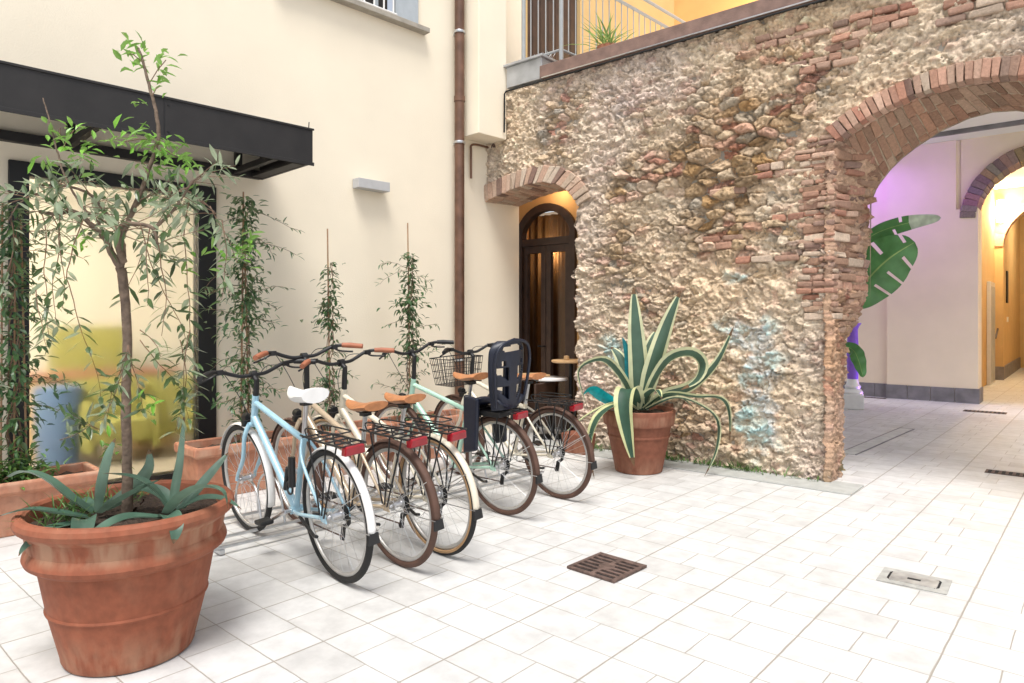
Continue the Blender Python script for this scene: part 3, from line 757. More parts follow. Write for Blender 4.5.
for (a, b), (c, d) in zip(zip(outer, outer[1:]), zip(inner, inner[1:])):
    q.hexa([(a[0], DY-.05, a[1]), (b[0], DY-.05, b[1]), (d[0], DY-.05, d[1]), (c[0], DY-.05, c[1]), (a[0], DY+.05, a[1]), (b[0], DY+.05, b[1]), (d[0], DY+.05, d[1]), (c[0], DY+.05, c[1])])
q.box(-.079, .659, DY-.045, DY+.045, 2.28, 2.37)
q.build('door_frame', MT['darkwood'], dr, smooth=False)
lf = MB()
for (a, b) in ((-.075, .285), (.295, .655)):
    lf.box(a, a+.07, DY-.03, DY+.03, .02, 2.278); lf.box(b-.07, b, DY-.03, DY+.03, .02, 2.278); lf.box(a+.07, b-.07, DY-.03, DY+.03, 2.19, 2.278); lf.box(a+.07, b-.07, DY-.03, DY+.03, .02, .30)
le = lf.build('door_leaf', MT['darkwood'], dr, smooth=False, bevel=.003)
q = MB(); q.tube([(.275, DY-.03, 1.02), (.275, DY-.075, 1.02), (.20, DY-.075, 1.02)], .009, 8); q.build('handle', MT['black'], le)
q = MB(); q.box(-.08, .66, DY+.052, DY+.06, .02, 2.70); q.build('door_glass', MT['glass'], dr, smooth=False)
q = MB(); P = []
for zz_ in (0.05, 2.7): P.append([(-.2+i*.011, DY+.22+.025*math.sin(i*.62)+.01*math.sin(i*1.7), zz_) for i in range(90)])
q.grid(P[::-1]); q.build('curtain', MT['curtain'], dr)
# cafe tables inside the recess
t1 = thing('wooden_table', 'small high round wooden table beside the dark door', 'table', fb(.92, .42, 0), 0, 'café tables by the door')
q = MB(); q.lathe([(0.0, .86), (.215, .86), (.225, .867), (.225, .883), (.215, .89), (0., .89)], 40); q.build('tabletop', MT['wood'], t1)
q = MB(); q.tube([(0, 0, .02), (0, 0, .86)], .025, 12); q.build('column', MT['black'], t1)
q = MB(); q.lathe([(.0, .0), (.19, 0), (.19, .012), (.03, .03), (0, .03)], 32); q.build('base', MT['black'], t1)
w = MB(); w.lathe([(0, 0), (.03, 0), (.034, .01), (.03, .045), (0., .05)], 16)
o = w.build('wooden_bowl', MT['wood']); o.location = fb(.90, .36, .891); tag(o, 'tiny wooden pot standing on the high wooden table', 'pot')
t2 = thing('white_table', 'low round white table in front of the dark door', 'table', fb(.72, .28, 0), 0, 'café tables by the door')
q = MB(); q.lathe([(0.0, .655), (.20, .655), (.21, .662), (.21, .682), (.20, .688), (0., .688)], 40); q.build('tabletop', MT['white'], t2)
q = MB(); q.tube([(0, 0, .02), (0, 0, .655)], .025, 12); q.build('column', MT['black'], t2)
q = MB(); q.lathe([(.0, .0), (.18, 0), (.18, .012), (.03, .03), (0, .03)], 32); q.build('base', MT['black'], t2)
ch = thing('cafe_stool', 'dark stool with a pale wooden seat beside the white table', 'stool', fb(.47, .25, 0), .4)
q = MB(); q.box(-.17, .17, -.17, .17, .69, .715); q.build('seat', MT['wood'], ch, smooth=False, bevel=.008)
for a in (-1, 1):
    for b in (-1, 1):
        q = MB(); q.tube([(a*.13, b*.13, .69), (a*.18, b*.18, 0)], .013, 8); q.build('leg', MT['black'], ch)
q = MB(); q.ring((0, 0, .28), .20, .008, 24, 6, ax='z'); q.build('footrest', MT['black'], ch)
# dark low chair by the door
ch = thing('cafe_chair', 'dark chair half hidden behind the child seat at the archway', 'chair', fb(.95, .12, 0), .9)
q = MB(); q.box(-.19, .19, -.19, .19, .43, .46); q.build('seat', MT['darkwood'], ch, smooth=False, bevel=.01)
q = MB(); q.box(-.19, .19, .16, .19, .46, .64); q.build('backrest', MT['darkwood'], ch, smooth=False, bevel=.01)
for a in (-1, 1):
    for b in (-1, 1):
        q = MB(); q.tube([(a*.17, b*.17, .43), (a*.19, b*.19, 0)], .013, 8); q.build('leg', MT['black'], ch)

# ------------------------------------------------------------------ the passage beyond the large arch
pas = thing('passage_wall', 'pale pink plastered building with a stone arch beyond the large archway', 'building', C0, AB)
CY = 7.2; PK = MT['pink']
q = MB(); q.box(-1., 2.808, CY+.10, CY+.3, 0, 4.29); q.box(2.808, 3.816, CY, CY+.3, 0, 4.29); q.box(3.816, 4.115, CY, CY+.5, 0, 3.15)
ring_o = [(5.0+1.14*math.cos(t), 2.95+1.14*math.sin(t)) for t in np.linspace(math.pi-.05, .05, 33)]
ring_i = [(5.0+.92*math.cos(t), 2.95+.92*math.sin(t)) for t in np.linspace(math.pi-.05, .05, 33)]
q.build('pink_wall', PK, pas, smooth=False)
q = MB(); q.grid([[(x, CY+.05, z) for x, z in ring_o], [(x, CY+.05, 4.29) for x, z in ring_o]]); q.box(3.80, 3.875, CY+.05, CY+.3, 3.15, 4.29); q.box(6.14, 9, CY+.05, CY+.4, 0, 4.29); q.box(5.92, 6.14, CY, CY+.5, 0, 3.0); q.build('arch_spandrel', PK, pas, smooth=False)
q = MB(); g = random.Random(3)
for i in range(32):
    c = tuple(v*g.uniform(.7, 1.2) for v in (.30, .21, .19))
    a0, a1, o0, o1 = ring_i[i], ring_i[i+1], ring_o[i], ring_o[i+1]
    q.hexa([jit(g, p_, .006) for p_ in ((a0[0], CY-.02, a0[1]), (a1[0], CY-.02, a1[1]), (o1[0], CY-.02, o1[1]), (o0[0], CY-.02, o0[1]), (a0[0], CY+.5, a0[1]), (a1[0], CY+.5, a1[1]), (o1[0], CY+.5, o1[1]), (o0[0], CY+.5, o0[1]))], 0, c)
q.build('stone_arch', MT['brick'], pas, smooth=False, bevel=.012)
pl = MB()
x = -1.
while x < 2.80:
    x2 = min(x+.4, 2.806); pl.box(x+.003, x2-.003, CY+.075, CY+.1, .0, .238); x = x2
for a, b in ((2.79, 3.12), (3.12, 3.46), (3.46, 3.80), (3.80, 4.137)): pl.box(a+.003, b-.003, CY-.025, CY-.001, 0, .238)
pl.box(4.116, 4.137, CY+.0, CY+.5, 0, .238)
pl.build('plinth', MT['plinth'], pas, smooth=False, bevel=.003)
# corridor
q = MB(); q.box(3.74, 3.86, CY+.5, 12.8, 0, 4.29); q.build('corridor_wall', MT['ochre'], pas, smooth=False)
q = MB(); q.box(3.0, 4.02, 12.8, 13.1, 0, 4.29); q.box(4.02, 6.6, 12.8, 13.0, 4.05, 4.29); q.box(6.5, 6.7, CY+.5, 18, 0, 4.29)
o_ = [(5.15+1.13*math.cos(t), 3.0+1.0*math.sin(t)) for t in np.linspace(math.pi, 0, 25)]; q.grid([[(x, 12.8, z) for x, z in o_], [(x, 12.8, 4.06) for x, z in o_]])
q.build('cross_wall', MT['ochre'], pas, smooth=False)
q = MB(); g = random.Random(8)
o2_ = [(5.15+1.36*math.cos(t), 3.0+1.22*math.sin(t)) for t in np.linspace(math.pi, 0, 25)]
for i in range(24):
    a0, a1, o0, o1 = o_[i], o_[i+1], o2_[i], o2_[i+1]
    q.hexa([(a0[0], 12.77, a0[1]), (a1[0], 12.77, a1[1]), (o1[0], 12.77, o1[1]), (o0[0], 12.77, o0[1]), (a0[0], 13.1, a0[1]), (a1[0], 13.1, a1[1]), (o1[0], 13.1, o1[1]), (o0[0], 13.1, o0[1])], 0, brick_col(g))
q.build('far_brick_arch', MT['brick'], pas, smooth=False, bevel=.006)
q = MB(); q.box(3.9, 4.0, 13.1, 18, 0, 4.29); q.box(3.9, 6.7, 18, 18.2, 0, 4.29); q.build('far_corridor_wall', MT['ochre'], pas, smooth=False)
q = MB(); q.box(4.003, 4.03, 13.101, 17.9, .0, .30); q.box(3.862, 4.04, 12.76, 12.797, 0, .30); q.build('corridor_plinth', MT['plinth'], pas, smooth=False)
bx('corridor_ceiling', MT['plaster_white'], pas, 3.0, 6.7, CY+.51, 18.2, 4.30, 4.4, bevel=0)
dw = bx('white_door', MT['white'], pas, 3.862, 3.93, 11.2, 12.1, 0, 2.15, bevel=.006)
bx('door_panel', MT['kerb'], dw, 3.925, 3.94, 11.3, 12.0, .05, 2.05)
bx('wall_switch', MT['white'], pas, 4.002, 4.03, 13.9, 14.05, 1.30, 1.42)
bx('wall_panel', MT['black'], pas, 4.002, 4.03, 13.7, 14.0, 1.75, 2.5)
q = MB(); q.tube([(3.92, 12.3, .95), (3.92, 12.78, 1.15)], .02, 8); q.build('handrail', MT['darkwood'], pas)
sconce = thing('corridor_sconce', 'glowing warm wall light in the corridor at the right edge', 'lamp', fb(3.98, 12.70, 3.52), AB)
q = MB(); q.lathe([(0, 0), (.07, .02), (.09, .25), (.07, .5), (0, .52)], 20); q.build('shade', MT['warm'], sconce)
bx('bracket', MT['darkwood'], sconce, -.02, .02, 0, .09, .22, .28)
# ceiling edge with violet LED
bx('ceiling_beam', MT['plinth'], pas, -1, 7.6, 6.56, 6.62, 4.245, 4.44, bevel=0)
bx('ceiling', MT['plaster_white'], pas, -1, 7.6, 5.75, 6.555, 4.31, 4.44, bevel=0)
bx('cove_ceiling', MT['plaster_white'], pas, -1, 7.6, 6.62, 7.6, 4.292, 4.34, bevel=0)
ls = bx('led_strip', MT['led'], None, .2, 3.9, 6.64, 6.66, 4.255, 4.285, bevel=0)
ls.location = C0; ls.rotation_euler = (0, 0, AB); tag(ls, 'violet LED strip along the ceiling edge beyond the archway', 'light strip')
# pedestal
pd = thing('pedestal', 'white stone pedestal washed in violet light beyond the archway', 'pedestal', fb(2.72, 5.30, 0), AB+.25)
q = MB(); q.box(-.15, .15, -.15, .15, 0, .22); q.build('block', MT['white'], pd, smooth=False, bevel=.01)
q = MB(); q.lathe([(.0, .22), (.135, .22), (.145, .25), (.12, .29), (.10, .30), (.115, .34), (.09, .37), (.075, .45), (0, .45)], 32); q.build('moulding', MT['white'], pd)
q = MB(); q.lathe([(0, .45), (.075, .45), (.085, .8), (.07, 1.2), (.09, 1.25), (.12, 1.3), (0, 1.3)], 32); q.build('shaft', MT['violet'], pd)

# ------------------------------------------------------------------ floor fittings
def flat_thing(name, label, cat, loc, rz): return thing(name, label, cat, loc, rz)
gt = flat_thing('floor_grate', 'square rusty iron drain grate in the middle of the tiled floor', 'drain grate', (.515, 3.705, 0), R(-41.3)-R(2))
S = .155
q = MB(); q.box(-S+.004, S-.004, -S+.004, S-.004, .003, .006); q.build('pit', MT['void'], gt, smooth=False)
q = MB(); 
for a in (-1, 1): q.box(min(a*S, a*(S-.022)), max(a*S, a*(S-.022)), -S, S, .002, .016); q.box(-S+.022, S-.022, min(a*S, a*(S-.022)), max(a*S, a*(S-.022)), .002, .0155)
q.box(-.012, .012, -S+.022, S-.022, .002, .015)
for i in range(6): y = -S+.022+.0445*(i+.5)-.004; q.box(-S+.022, S-.022, y+.012, y+.031, .002, .0145) if i < 6 else None
q.lathe([(0, .003), (.045, .003), (.045, .0152), (0, .0152)], 20)
q.build('grille', MT['iron'], gt, smooth=False, bevel=.002)
mh = flat_thing('manhole_cover', 'small rectangular grey cover with black slots set in the tiles', 'manhole cover', (2.075, 3.525, 0), R(-41.3)+R(3))
q = MB(); q.box(-.155, .155, -.115, .115, .001, .006); q.build('frame', MT['coverframe'], mh, smooth=False)
q = MB(); q.box(-.105, .105, -.07, .07, .0055, .0085); q.build('lid', simple('lid_metal', (.33, .315, .29), .6, .2, var=.35, scale=14), mh, smooth=False, bevel=.002)
q = MB()
for a in (-1, 1):
    q.box(min(a*.107, a*.117), max(a*.107, a*.117), -.05, .05, .0055, .0075); 
    for b in (-1, 1): q.hexa([(a*.107, b*.05, .0055), (a*.117, b*.05, .0055), (a*.10, b*.072, .0055), (a*.093, b*.068, .0055), (a*.107, b*.05, .0075), (a*.117, b*.05, .0075), (a*.10, b*.072, .0075), (a*.093, b*.068, .0075)])
q.box(-.03, .03, -.012, .012, .0083, .0093)
q.build('slot', MT['void'], mh, smooth=False)
cdn = flat_thing('slot_drain', 'long narrow drain channel in the floor under the large archway', 'drain', fb(3.68, 2.5, 0), AB+R(90)-R(3.5))
q = MB(); q.box(-1.1, 1.1, -.07, .07, .001, .006); q.build('channel', MT['palestone'], cdn, smooth=False)
q = MB(); q.box(-1.1, 1.1, -.082, -.07, .001, .008); q.box(-1.1, 1.1, .07, .082, .001, .008); q.box(1.1, 1.112, -.082, .082, .001, .008); q.build('edge', MT['plinth'], cdn, smooth=False)
for (t, y, w, d, lab) in ((4.31, 6.08, .26, .11, 'brown floor vent near the pink wall corner'), (5.02, 1.36, .26, .08, 'brown floor vent at the right edge in front of the arch'), (2.62, 7.05, .2, .05, 'small brown floor vent at the foot of the pink wall')):
    fv = flat_thing('floor_vent', lab, 'floor vent', fb(t, y, 0), AB); fv['group'] = 'brown vents in the floor'
    q = MB(); q.box(-w, w, -d, d, .001, .006); q.build('plate', MT['iron'], fv, smooth=False)
    q = MB()
    for i in range(int(w*2/.05)): q.box(-w+.02+i*.05, -w+.045+i*.05, -d+.02, d-.02, .0055, .0075)
    q.build('slot', MT['void'], fv, smooth=False)

# ------------------------------------------------------------------ bicycles (x forward from the rear axle, y to the left, wheels on z = 0)
WR = .345; WB = 1.14
def wheel(parent, x, rubber, wall, seed):
    q = MB(); q.ring((x, 0, WR), WR-.0185, .0185, 64, 10)
    if wall is not None:
        for a in (-1, 1): q.ring((x, a*.011, WR), WR-.024, .0105, 64, 6, mi=1)
    w_ = q.build('wheel', [MT[rubber], MT[wall or rubber]], parent)
    q = MB(); q.ring((x, 0, WR), WR-.044, .0115, 64, 8, flat=.9); q.build('rim', MT['rim'], w_)
    q = MB(); g = random.Random(seed); ph = g.uniform(0, .3)
    for i in range(32):
        a = 2*math.pi*i/32+ph; sd = 1 if i % 2 else -1; b = a+(.95 if (i//2) % 2 else -.95)
        q.tube([(x+.024*math.cos(b), sd*.03, WR+.024*math.sin(b)), (x+(WR-.055)*math.cos(a), sd*.004, WR+(WR-.055)*math.sin(a))], .00115, 4, cap=False)
    q.build('spokes', MT['spoke'], w_)
    q = MB(); q.lathe([(.012, -.055), (.012, -.036), (.028, -.034), (.028, -.028), (.016, -.026), (.016, .026), (.028, .028), (.028, .034), (.012, .036), (.012, .055)], 18, (x, 0, WR), ax='y'); q.build('hub', MT['chrome'], w_)
    return w_
def bicycle(label, loc, heading, frame, guard, rubber, wall, saddle, grip, lean=0, steer=0, seatz=.93, hb=1.05, rack=True, refl=True, fat=1., basket=False, lock=False, seatless=False):
    t = thing('bicycle', label, 'bicycle', loc, heading, 'bicycles parked in the rack'); t.rotation_euler = (R(lean), 0, heading)
    F = MT[frame]; K = MT['plastic_black']; AL = MT['chrome']
    wheel(t, 0, rubber, wall, 1)
    BBp = Vector((.455, 0, .285)); ST = Vector((.285, 0, seatz-.22)); HT = Vector((.895, 0, .885)); HB_ = Vector((.945, 0, .735)); FX = Vector((WB, 0, WR))
    q = MB()
    q.tube([BBp, ST], .0165, 14); q.tube([HT+Vector((-.002, 0, .012)), HB_-Vector((-.004, 0, .012))], .021, 14)
    q.tube([HT+Vector((.008, 0, -.035)), ST+Vector((.012, 0, -.035))], .0175, 14); q.tube([HB_+Vector((-.004, 0, .03)), BBp], .0215, 14)
    for a in (-1, 1):
        q.tube(bez([BBp+Vector((-.03, a*.025, 0)), (.30, a*.05, .30), (.02, a*.066, WR)], 4), .0105, 10)
        q.tube(bez([ST+Vector((.004, a*.016, -.03)), (.22, a*.055, .60), (.005, a*.066, WR+.01)], 4), .0085, 10)
        q.hexa([(-.025, a*.064, WR-.022), (.03, a*.064, WR-.02), (.03, a*.070, WR-.02), (-.025, a*.070, WR-.022), (-.012, a*.064, WR+.025), (.03, a*.064, WR+.03), (.03, a*.070, WR+.03), (-.012, a*.070, WR+.025)])
    q.lathe([(.022, -.034), (.022, .034)], 18, BBp, ax='y')
    q.build('frame', F, t)
    # steering assembly rotates about the head tube
    fk = bpy.data.objects.new('fork', None)
    q = MB(); cr = Vector((.957, 0, .70))
    for a in (-1, 1):
        q.tube(bez([cr+Vector((0, a*.03, .012)), (.975, a*.056, .64), (1.02, a*.058, .50), (WB-.02, a*.058, WR+.04), (WB, a*.058, WR)], 4), [.0145]*5+[.013]*6+[.010]*6, 10)
    q.tube([cr+Vector((0, -.034, .012)), cr+Vector((0, .034, .012))], .017, 10); q.tube([cr, HB_], .015, 10)
    fork = q.build('fork', F, t)
    Mx = Matrix.Translation(HB_) @ Matrix.Rotation(R(steer), 4, (HT-HB_).normalized()) @ Matrix.Translation(-HB_)
    def steerd(o): o.data.transform(Mx); return o
    steerd(fork)
    w_ = wheel(t, WB, rubber, wall, 2); steerd(w_)
    for c in w_.children: steerd(c)
    # stem and bars
    q = MB(); q.tube([HT, (.872, 0, hb-.07), (.862, 0, hb-.03), (.90, 0, hb-.005)], [.0185, .0165, .0165, .017], 12); q.ring((HT.x+.0, 0, HT.z+.02), .0, .0235, 4, 12, ax='z') if False else None
    q.lathe([(.024, -.018), (.024, .018)], 14, (.90, 0, hb), ax='y'); steerd(q.build('stem', K, t))
    half = [(.90, 0, hb), (.902, .07, hb), (.905, .13, hb+.018), (.898, .19, hb+.042), (.872, .25, hb+.05), (.835, .30, hb+.045)]
    full = [(x, -y, z) for x, y, z in half[:0:-1]]+half
    q = MB(); q.tube(bez(full, 5), .0115, 10); h_ = steerd(q.build('handlebar', K, t))
    for a in (-1, 1):
        q = MB(); q.tube([(.870, a*.252, hb+.05), (.842, a*.292, hb+.046), (.785, a*.355, hb+.035)], [.0155, .0175, .016], 12); steerd(q.build('grip', MT[grip], h_))
        q = MB(); q.box(.872, .905, a*.205-.018, a*.205+.018, hb+.028, hb+.056); q.tube(bez([(.90, a*.21, hb+.035), (.915, a*.26, hb+.01), (.87, a*.33, hb-.0)], 5), .0065, 6)
        steerd(q.build('brake_lever', K, h_))
        q = MB(); q.tube(bez([(.91, a*.19, hb+.03), (1.02, a*.13, hb+.02), (1.03, a*.05, hb-.12), (.96, a*.02, hb-.26)], 8), .0025, 5); steerd(q.build('cable', K, h_))
    # saddle
    q = MB(); P = []
    for i in range(13):
        u_ = i/12; x = ST.x-.16+.29*u_; w = .082*(1-u_)**.75*(1 if u_ > .12 else (.72+.28*u_/.12))+.021
        if u_ > .93: w *= .8
        zc = seatz+.012*math.cos(u_*5)-.004; row = []
        for k_ in range(14):
            a = 2*math.pi*k_/14; row.append((x, w*math.cos(a), zc+(.020*fat if math.sin(a) > 0 else .030*fat*(1-.5*u_))*math.sin(a)))
        row.append(row[0]); P.append(row)
    q.grid(P); b_ = len(q.v)-len(P)*15
    q.face([b_+k_ for k_ in range(14)]); q.face([b_+12*15+k_ for k_ in range(14)][::-1])
    q.build('saddle', MT[saddle], t, ang=70)
    q = MB(); q.tube([ST-Vector((0, 0, .06))+Vector((.02, 0, 0)), (ST.x-.045, 0, seatz-.045)], .0135, 12); q.build('seat_post', AL, t)
    q = MB(); q.tube([(ST.x-.12, .03, seatz-.035), (ST.x, .022, seatz-.04), (ST.x+.1, .01, seatz-.025)], .004, 6); q.tube([(ST.x-.12, -.03, seatz-.035), (ST.x, -.022, seatz-.04), (ST.x+.1, -.01, seatz-.025)], .004, 6)
    q.box(ST.x-.07, ST.x-.02, -.025, .025, seatz-.06, seatz-.038); q.build('saddle_rail', K, t)
    # mudguards
    q = MB(); P = []
    for i in range(31):
        a = R(-12+(130+12)*i/30) if False else R(184-(184-45)*i/30); P.append([((WR+.012-.012*abs(c)**2)*math.cos(a), c*.0225, WR+(WR+.012-.012*abs(c)**2)*math.sin(a)) for c in (-1, -.5, 0, .5, 1)])
    q.grid(P); gd_ = q.build('rear_mudguard', MT[guard], t); so = gd_.modifiers.new('thickness', 'SOLIDIFY'); so.thickness = .0025
    q = MB(); pt = lambda dr_, aa, y_: ((WR+dr_)*math.cos(R(aa)), y_, WR+(WR+dr_)*math.sin(R(aa)))
    q.hexa([pt(.004, 182, -.027), pt(.016, 182, -.027), pt(.016, 182, .027), pt(.004, 182, .027), pt(.010, 190.5, -.033), pt(.024, 190.5, -.033), pt(.024, 190.5, .033), pt(.010, 190.5, .033)])
    q.build('mud_flap', K, gd_, smooth=False, bevel=.004)
    q = MB(); P = []
    for i in range(31):
        a = R(165-(165-10)*i/30) if False else R(25+(200-25)*i/30); P.append([(WB+(WR+.014-.010*abs(c)**2)*math.cos(a), c*.0235, WR+(WR+.014-.010*abs(c)**2)*math.sin(a)) for c in (-1, -.5, 0, .5, 1)])
    q.grid(P); fg = steerd(q.build('front_mudguard', MT[guard], t)); so = fg.modifiers.new('thickness', 'SOLIDIFY'); so.thickness = .0025
    q = MB()
    for a in (-1, 1):
        for aa in (150, 182): q.tube([(0, a*.068, WR), ((WR+.017)*math.cos(R(aa)), a*.027, WR+(WR+.017)*math.sin(R(aa)))], .0025, 5)
    q.build('mudguard_stay', AL, gd_)
    # drivetrain (right side)
    q = MB(); c0 = BBp+Vector((0, -.052, 0)); q.ring(c0, .082, .006, 36, 6, flat=.4)
    for i in range(5): a = i*1.2566; q.tube([c0, c0+Vector((.08*math.cos(a), 0, .08*math.sin(a)))], .006, 6)
    q.build('chainring', AL, t)
    cd = R(335); q = MB()
    for sd, a in ((1, cd), (-1, cd+math.pi)):
        p0 = BBp+Vector((0, sd*.062, 0)); p1 = p0+Vector((.17*math.cos(a), sd*.012, .17*math.sin(a)))
        q.tube([p0, p1], [.012, .0095], 8); q.tube([p1, p1+Vector((0, sd*.03, 0))], .007, 8)
    q.tube([BBp+Vector((0, -.066, 0)), BBp+Vector((0, .066, 0))], .011, 10); cq = q.build('crank', AL, t)
    for sd, a in ((1, cd), (-1, cd+math.pi)):
        p1 = BBp+Vector((.17*math.cos(a), sd*.125, .17*math.sin(a)))
        q = MB(); q.box(p1.x-.045, p1.x+.045, p1.y-.04, p1.y+.04, p1.z-.012, p1.z+.012); q.build('pedal', K, cq, smooth=False, bevel=.007)
    q = MB(); q.lathe([(.018, -.052), (.045, -.052), (.045, -.05), (.036, -.046), (.036, -.042), (.028, -.038), (.018, -.036)], 24, (0, 0, WR), ax='y'); q.build('cassette', MT['black'], t)
    q = MB()
    q.tube([(.0, -.05, WR+.036), (BBp.x, -.052, BBp.z+.082)], .004, 6); q.tube([(.055, -.05, WR-.135), (BBp.x, -.052, BBp.z-.082)], .004, 6); q.build('chain', MT['iron'], t)
    q = MB(); q.tube([(-.005, -.07, WR-.02), (.01, -.075, WR-.065), (.035, -.07, WR-.085)], .012, 8)
    q.hexa([(.02, -.062, WR-.09), (.05, -.062, WR-.08), (.05, -.054, WR-.08), (.02, -.054, WR-.09), (.04, -.062, WR-.16), (.07, -.062, WR-.15), (.07, -.054, WR-.15), (.04, -.054, WR-.16)])
    q.lathe([(.016, -.06), (.016, -.05)], 14, (.03, 0, WR-.085), ax='y'); q.lathe([(.016, -.06), (.016, -.05)], 14, (.055, 0, WR-.145), ax='y'); q.build('derailleur', MT['black'], t)
    q = MB(); q.tube([(.06, .075, WR-.05), (.16, .14, .19)] if False else [(.30, .055, .29), (.10, .078, .235), (.055, .085, .245)], .009, 8); q.build('kickstand', K, t)
    # front brake block and lamp bracket
    q = MB(); q.box(.985, 1.02, -.05, .05, .70, .735); q.lathe([(0, 1.02), (.022, 1.02), (.030, 1.055), (.026, 1.07), (0, 1.07)], 16, (0, 0, .745), ax='x'); steerd(q.build('front_lamp', K, t))
    if rack:
        zr = 2*WR+.052; q = MB()
        for a in (-1, 1):
            q.tube([(.23, a*.05, zr), (.0, a*.068, zr), (-.23, a*.068, zr)], .0055, 6)
            q.tube([(-.08, a*.068, zr), (.0, a*.078, WR+.02)], .0048, 6); q.tube([(-.185, a*.068, zr), (-.02, a*.078, WR+.01)], .0048, 6); q.tube([(.10, a*.068, zr), (.02, a*.078, WR+.02)], .0048, 6)
        for x in (-.23, -.15, -.07, .01, .09, .17): q.tube([(x, -.068, zr), (x, .068, zr)], .0045, 6)
        q.tube([(.14, 0, zr), (-.23, 0, zr)], .0045, 6)
        # raised wire loop of the spring clip
        q.tube(bez([(.16, -.05, zr+.004), (.16, -.045, zr+.045), (-.12, -.045, zr+.05), (-.15, 0, zr+.05), (-.12, .045, zr+.05), (.16, .045, zr+.045), (.16, .05, zr+.004)], 5), .0042, 6)
        q.build('rear_rack', K, t)
        if refl:
            q = MB(); q.hexa([(-.242, -.058, zr-.048), (-.20, -.058, zr-.048), (-.20, .058, zr-.048), (-.242, .058, zr-.048), (-.252, -.05, zr+.0), (-.20, -.05, zr+.0), (-.20, .05, zr+.0), (-.252, .05, zr+.0)])
            q.build('rear_reflector', MT['red'], t, smooth=False, bevel=.008)
    if lock:
        q = MB(); q.tube([(.50, .03, .40), (.44, .035, .53)], .017, 10); q.ring((.43, .04, .42), .035, .006, 20, 6, ax='y'); q.ring((.40, .04, .50), .03, .006, 20, 6, ax='y'); q.tube([(.30, .075, .62), (.30, .085, .46)], .019, 12); q.build('frame_lock', K, t)
    if basket:
        q = MB(); zb, zt = .80, 1.03; cx_ = 1.10
        def rect(z, sx, sy): return [(cx_-sx, -sy, z), (cx_+sx, -sy, z), (cx_+sx, sy, z), (cx_-sx, sy, z), (cx_-sx, -sy, z)]
        for i in range(5):
            f_ = i/4; z = zb+(zt-zb)*f_; q.tube(rect(z, .115+.025*f_, .15+.03*f_), .005 if i == 4 else .0026, 6)
        for i in range(11):
            f_ = -1+i*.2
            for a in (-1, 1):
                q.tube([(cx_+a*.115, f_*.15, zb), (cx_+a*.14, f_*.18, zt)], .0026, 5); q.tube([(cx_+f_*.115, a*.15, zb), (cx_+f_*.14, a*.18, zt)], .0026, 5)
            q.tube([(cx_-.115, f_*.15, zb), (cx_+.115, f_*.15, zb)], .0026, 5)
        steerd(q.build('basket', K, t))
    return t
H0 = AA+R(90)
def bpos(s, y): p = fa(s, y); return (p.x, p.y, 0)
bicycle('light blue bicycle with white saddle and white mudguards, nearest the big pot', bpos(-3.675, -2.805), H0-R(2), 'blue', 'white', 'rubber_black', None, 'white_vinyl', 'plastic_black', lean=-4.5, steer=2, seatz=.955, hb=1.02, fat=1.6, lock=True)
bicycle('sand coloured bicycle with brown tyres beside the light blue bicycle', bpos(-3.325, -2.85), H0-R(0), 'sand', 'rubber_brown', 'rubber_brown', None, 'leather', 'grip', lean=-5, steer=-3, seatz=.87, hb=1.12)
bicycle('cream bicycle with tan-walled tyres between the sand and mint bicycles', bpos(-3.055, -2.85), H0-R(0), 'cream', 'cream', 'rubber_black', 'rubber_tan', 'leather', 'grip', lean=-5, steer=3, seatz=.89, hb=1.07)
b4 = bicycle('mint green bicycle carrying the navy child seat', bpos(-2.235, -2.54), H0+R(1), 'mint', 'rubber_brown', 'rubber_brown', None, 'leather', 'plastic_black', lean=-5, steer=3, seatz=.955, hb=1.10)
bicycle('cream bicycle with a black wire front basket, nearest the stone wall', bpos(-1.64, -2.535), H0+R(0), 'cream', 'rubber_brown', 'rubber_brown', None, 'leather', 'plastic_black', lean=-5, steer=-4, seatz=.92, hb=1.08, basket=True)
# navy child seat on the mint bicycle
cs = thing('child_seat', 'navy plastic child seat mounted behind the saddle of the mint bicycle', 'child seat', b4.location, b4.rotation_euler.z); cs.rotation_euler = b4.rotation_euler
q = MB(); nu, nv = 25, 41
def hole(u, v):
    if .845 < v < .945 and abs(u) < .60*math.sqrt(max(0, 1-((v-.895)/.052)**2)): return True
    a = abs(u)
    for (v0, v1, a0, a1) in ((.42, .62, .24, .80), (.14, .36, .24, .78)):
        if v0 < v < v1 and a0 < a < a1 and (v-v0)/(v1-v0) > (a-a0)/(a1-a0)*.75-.05: return True
    return .66 < v < .72 and .40 < a < .56
P = []
for j in range(nv):
    v = j/(nv-1); hw = .118+.045*math.sin(min(1, v*1.15)*math.pi*.62)
    if v > .84: hw *= math.sqrt(max(.12, 1-((v-.84)/.175)**2*.88))
    P.append([(-.145-.06*v+.075*abs(u_)**3, hw*u_, .755+.46*v) for u_ in np.linspace(-1, 1, nu)])
bidx = len(q.v)
for row in P: q.v += row
for j in range(nv-1):
    for i in range(nu-1):
        if not hole((i+.5)/(nu-1)*2-1, (j+.5)/(nv-1)): q.face((j*nu+i, j*nu+i+1, (j+1)*nu+i+1, (j+1)*nu+i))
o = q.build('backrest', MT['navy'], cs, ang=60); so = o.modifiers.new('thickness', 'SOLIDIFY'); so.thickness = .016; so.offset = 0
bv = o.modifiers.new('soft', 'BEVEL'); bv.width = .004; bv.segments = 2; bv.limit_method = 'ANGLE'
q = MB()
for a in (-1, 1): q.tube(bez([(-.13, a*.13, .78), (-.16, a*.158, .95), (-.185, a*.165, 1.10), (-.2, a*.12, 1.19), (-.205, 0, 1.222)], 6), .011, 10)
q.build('rim', MT['navy'], cs)
q = MB(); P = []
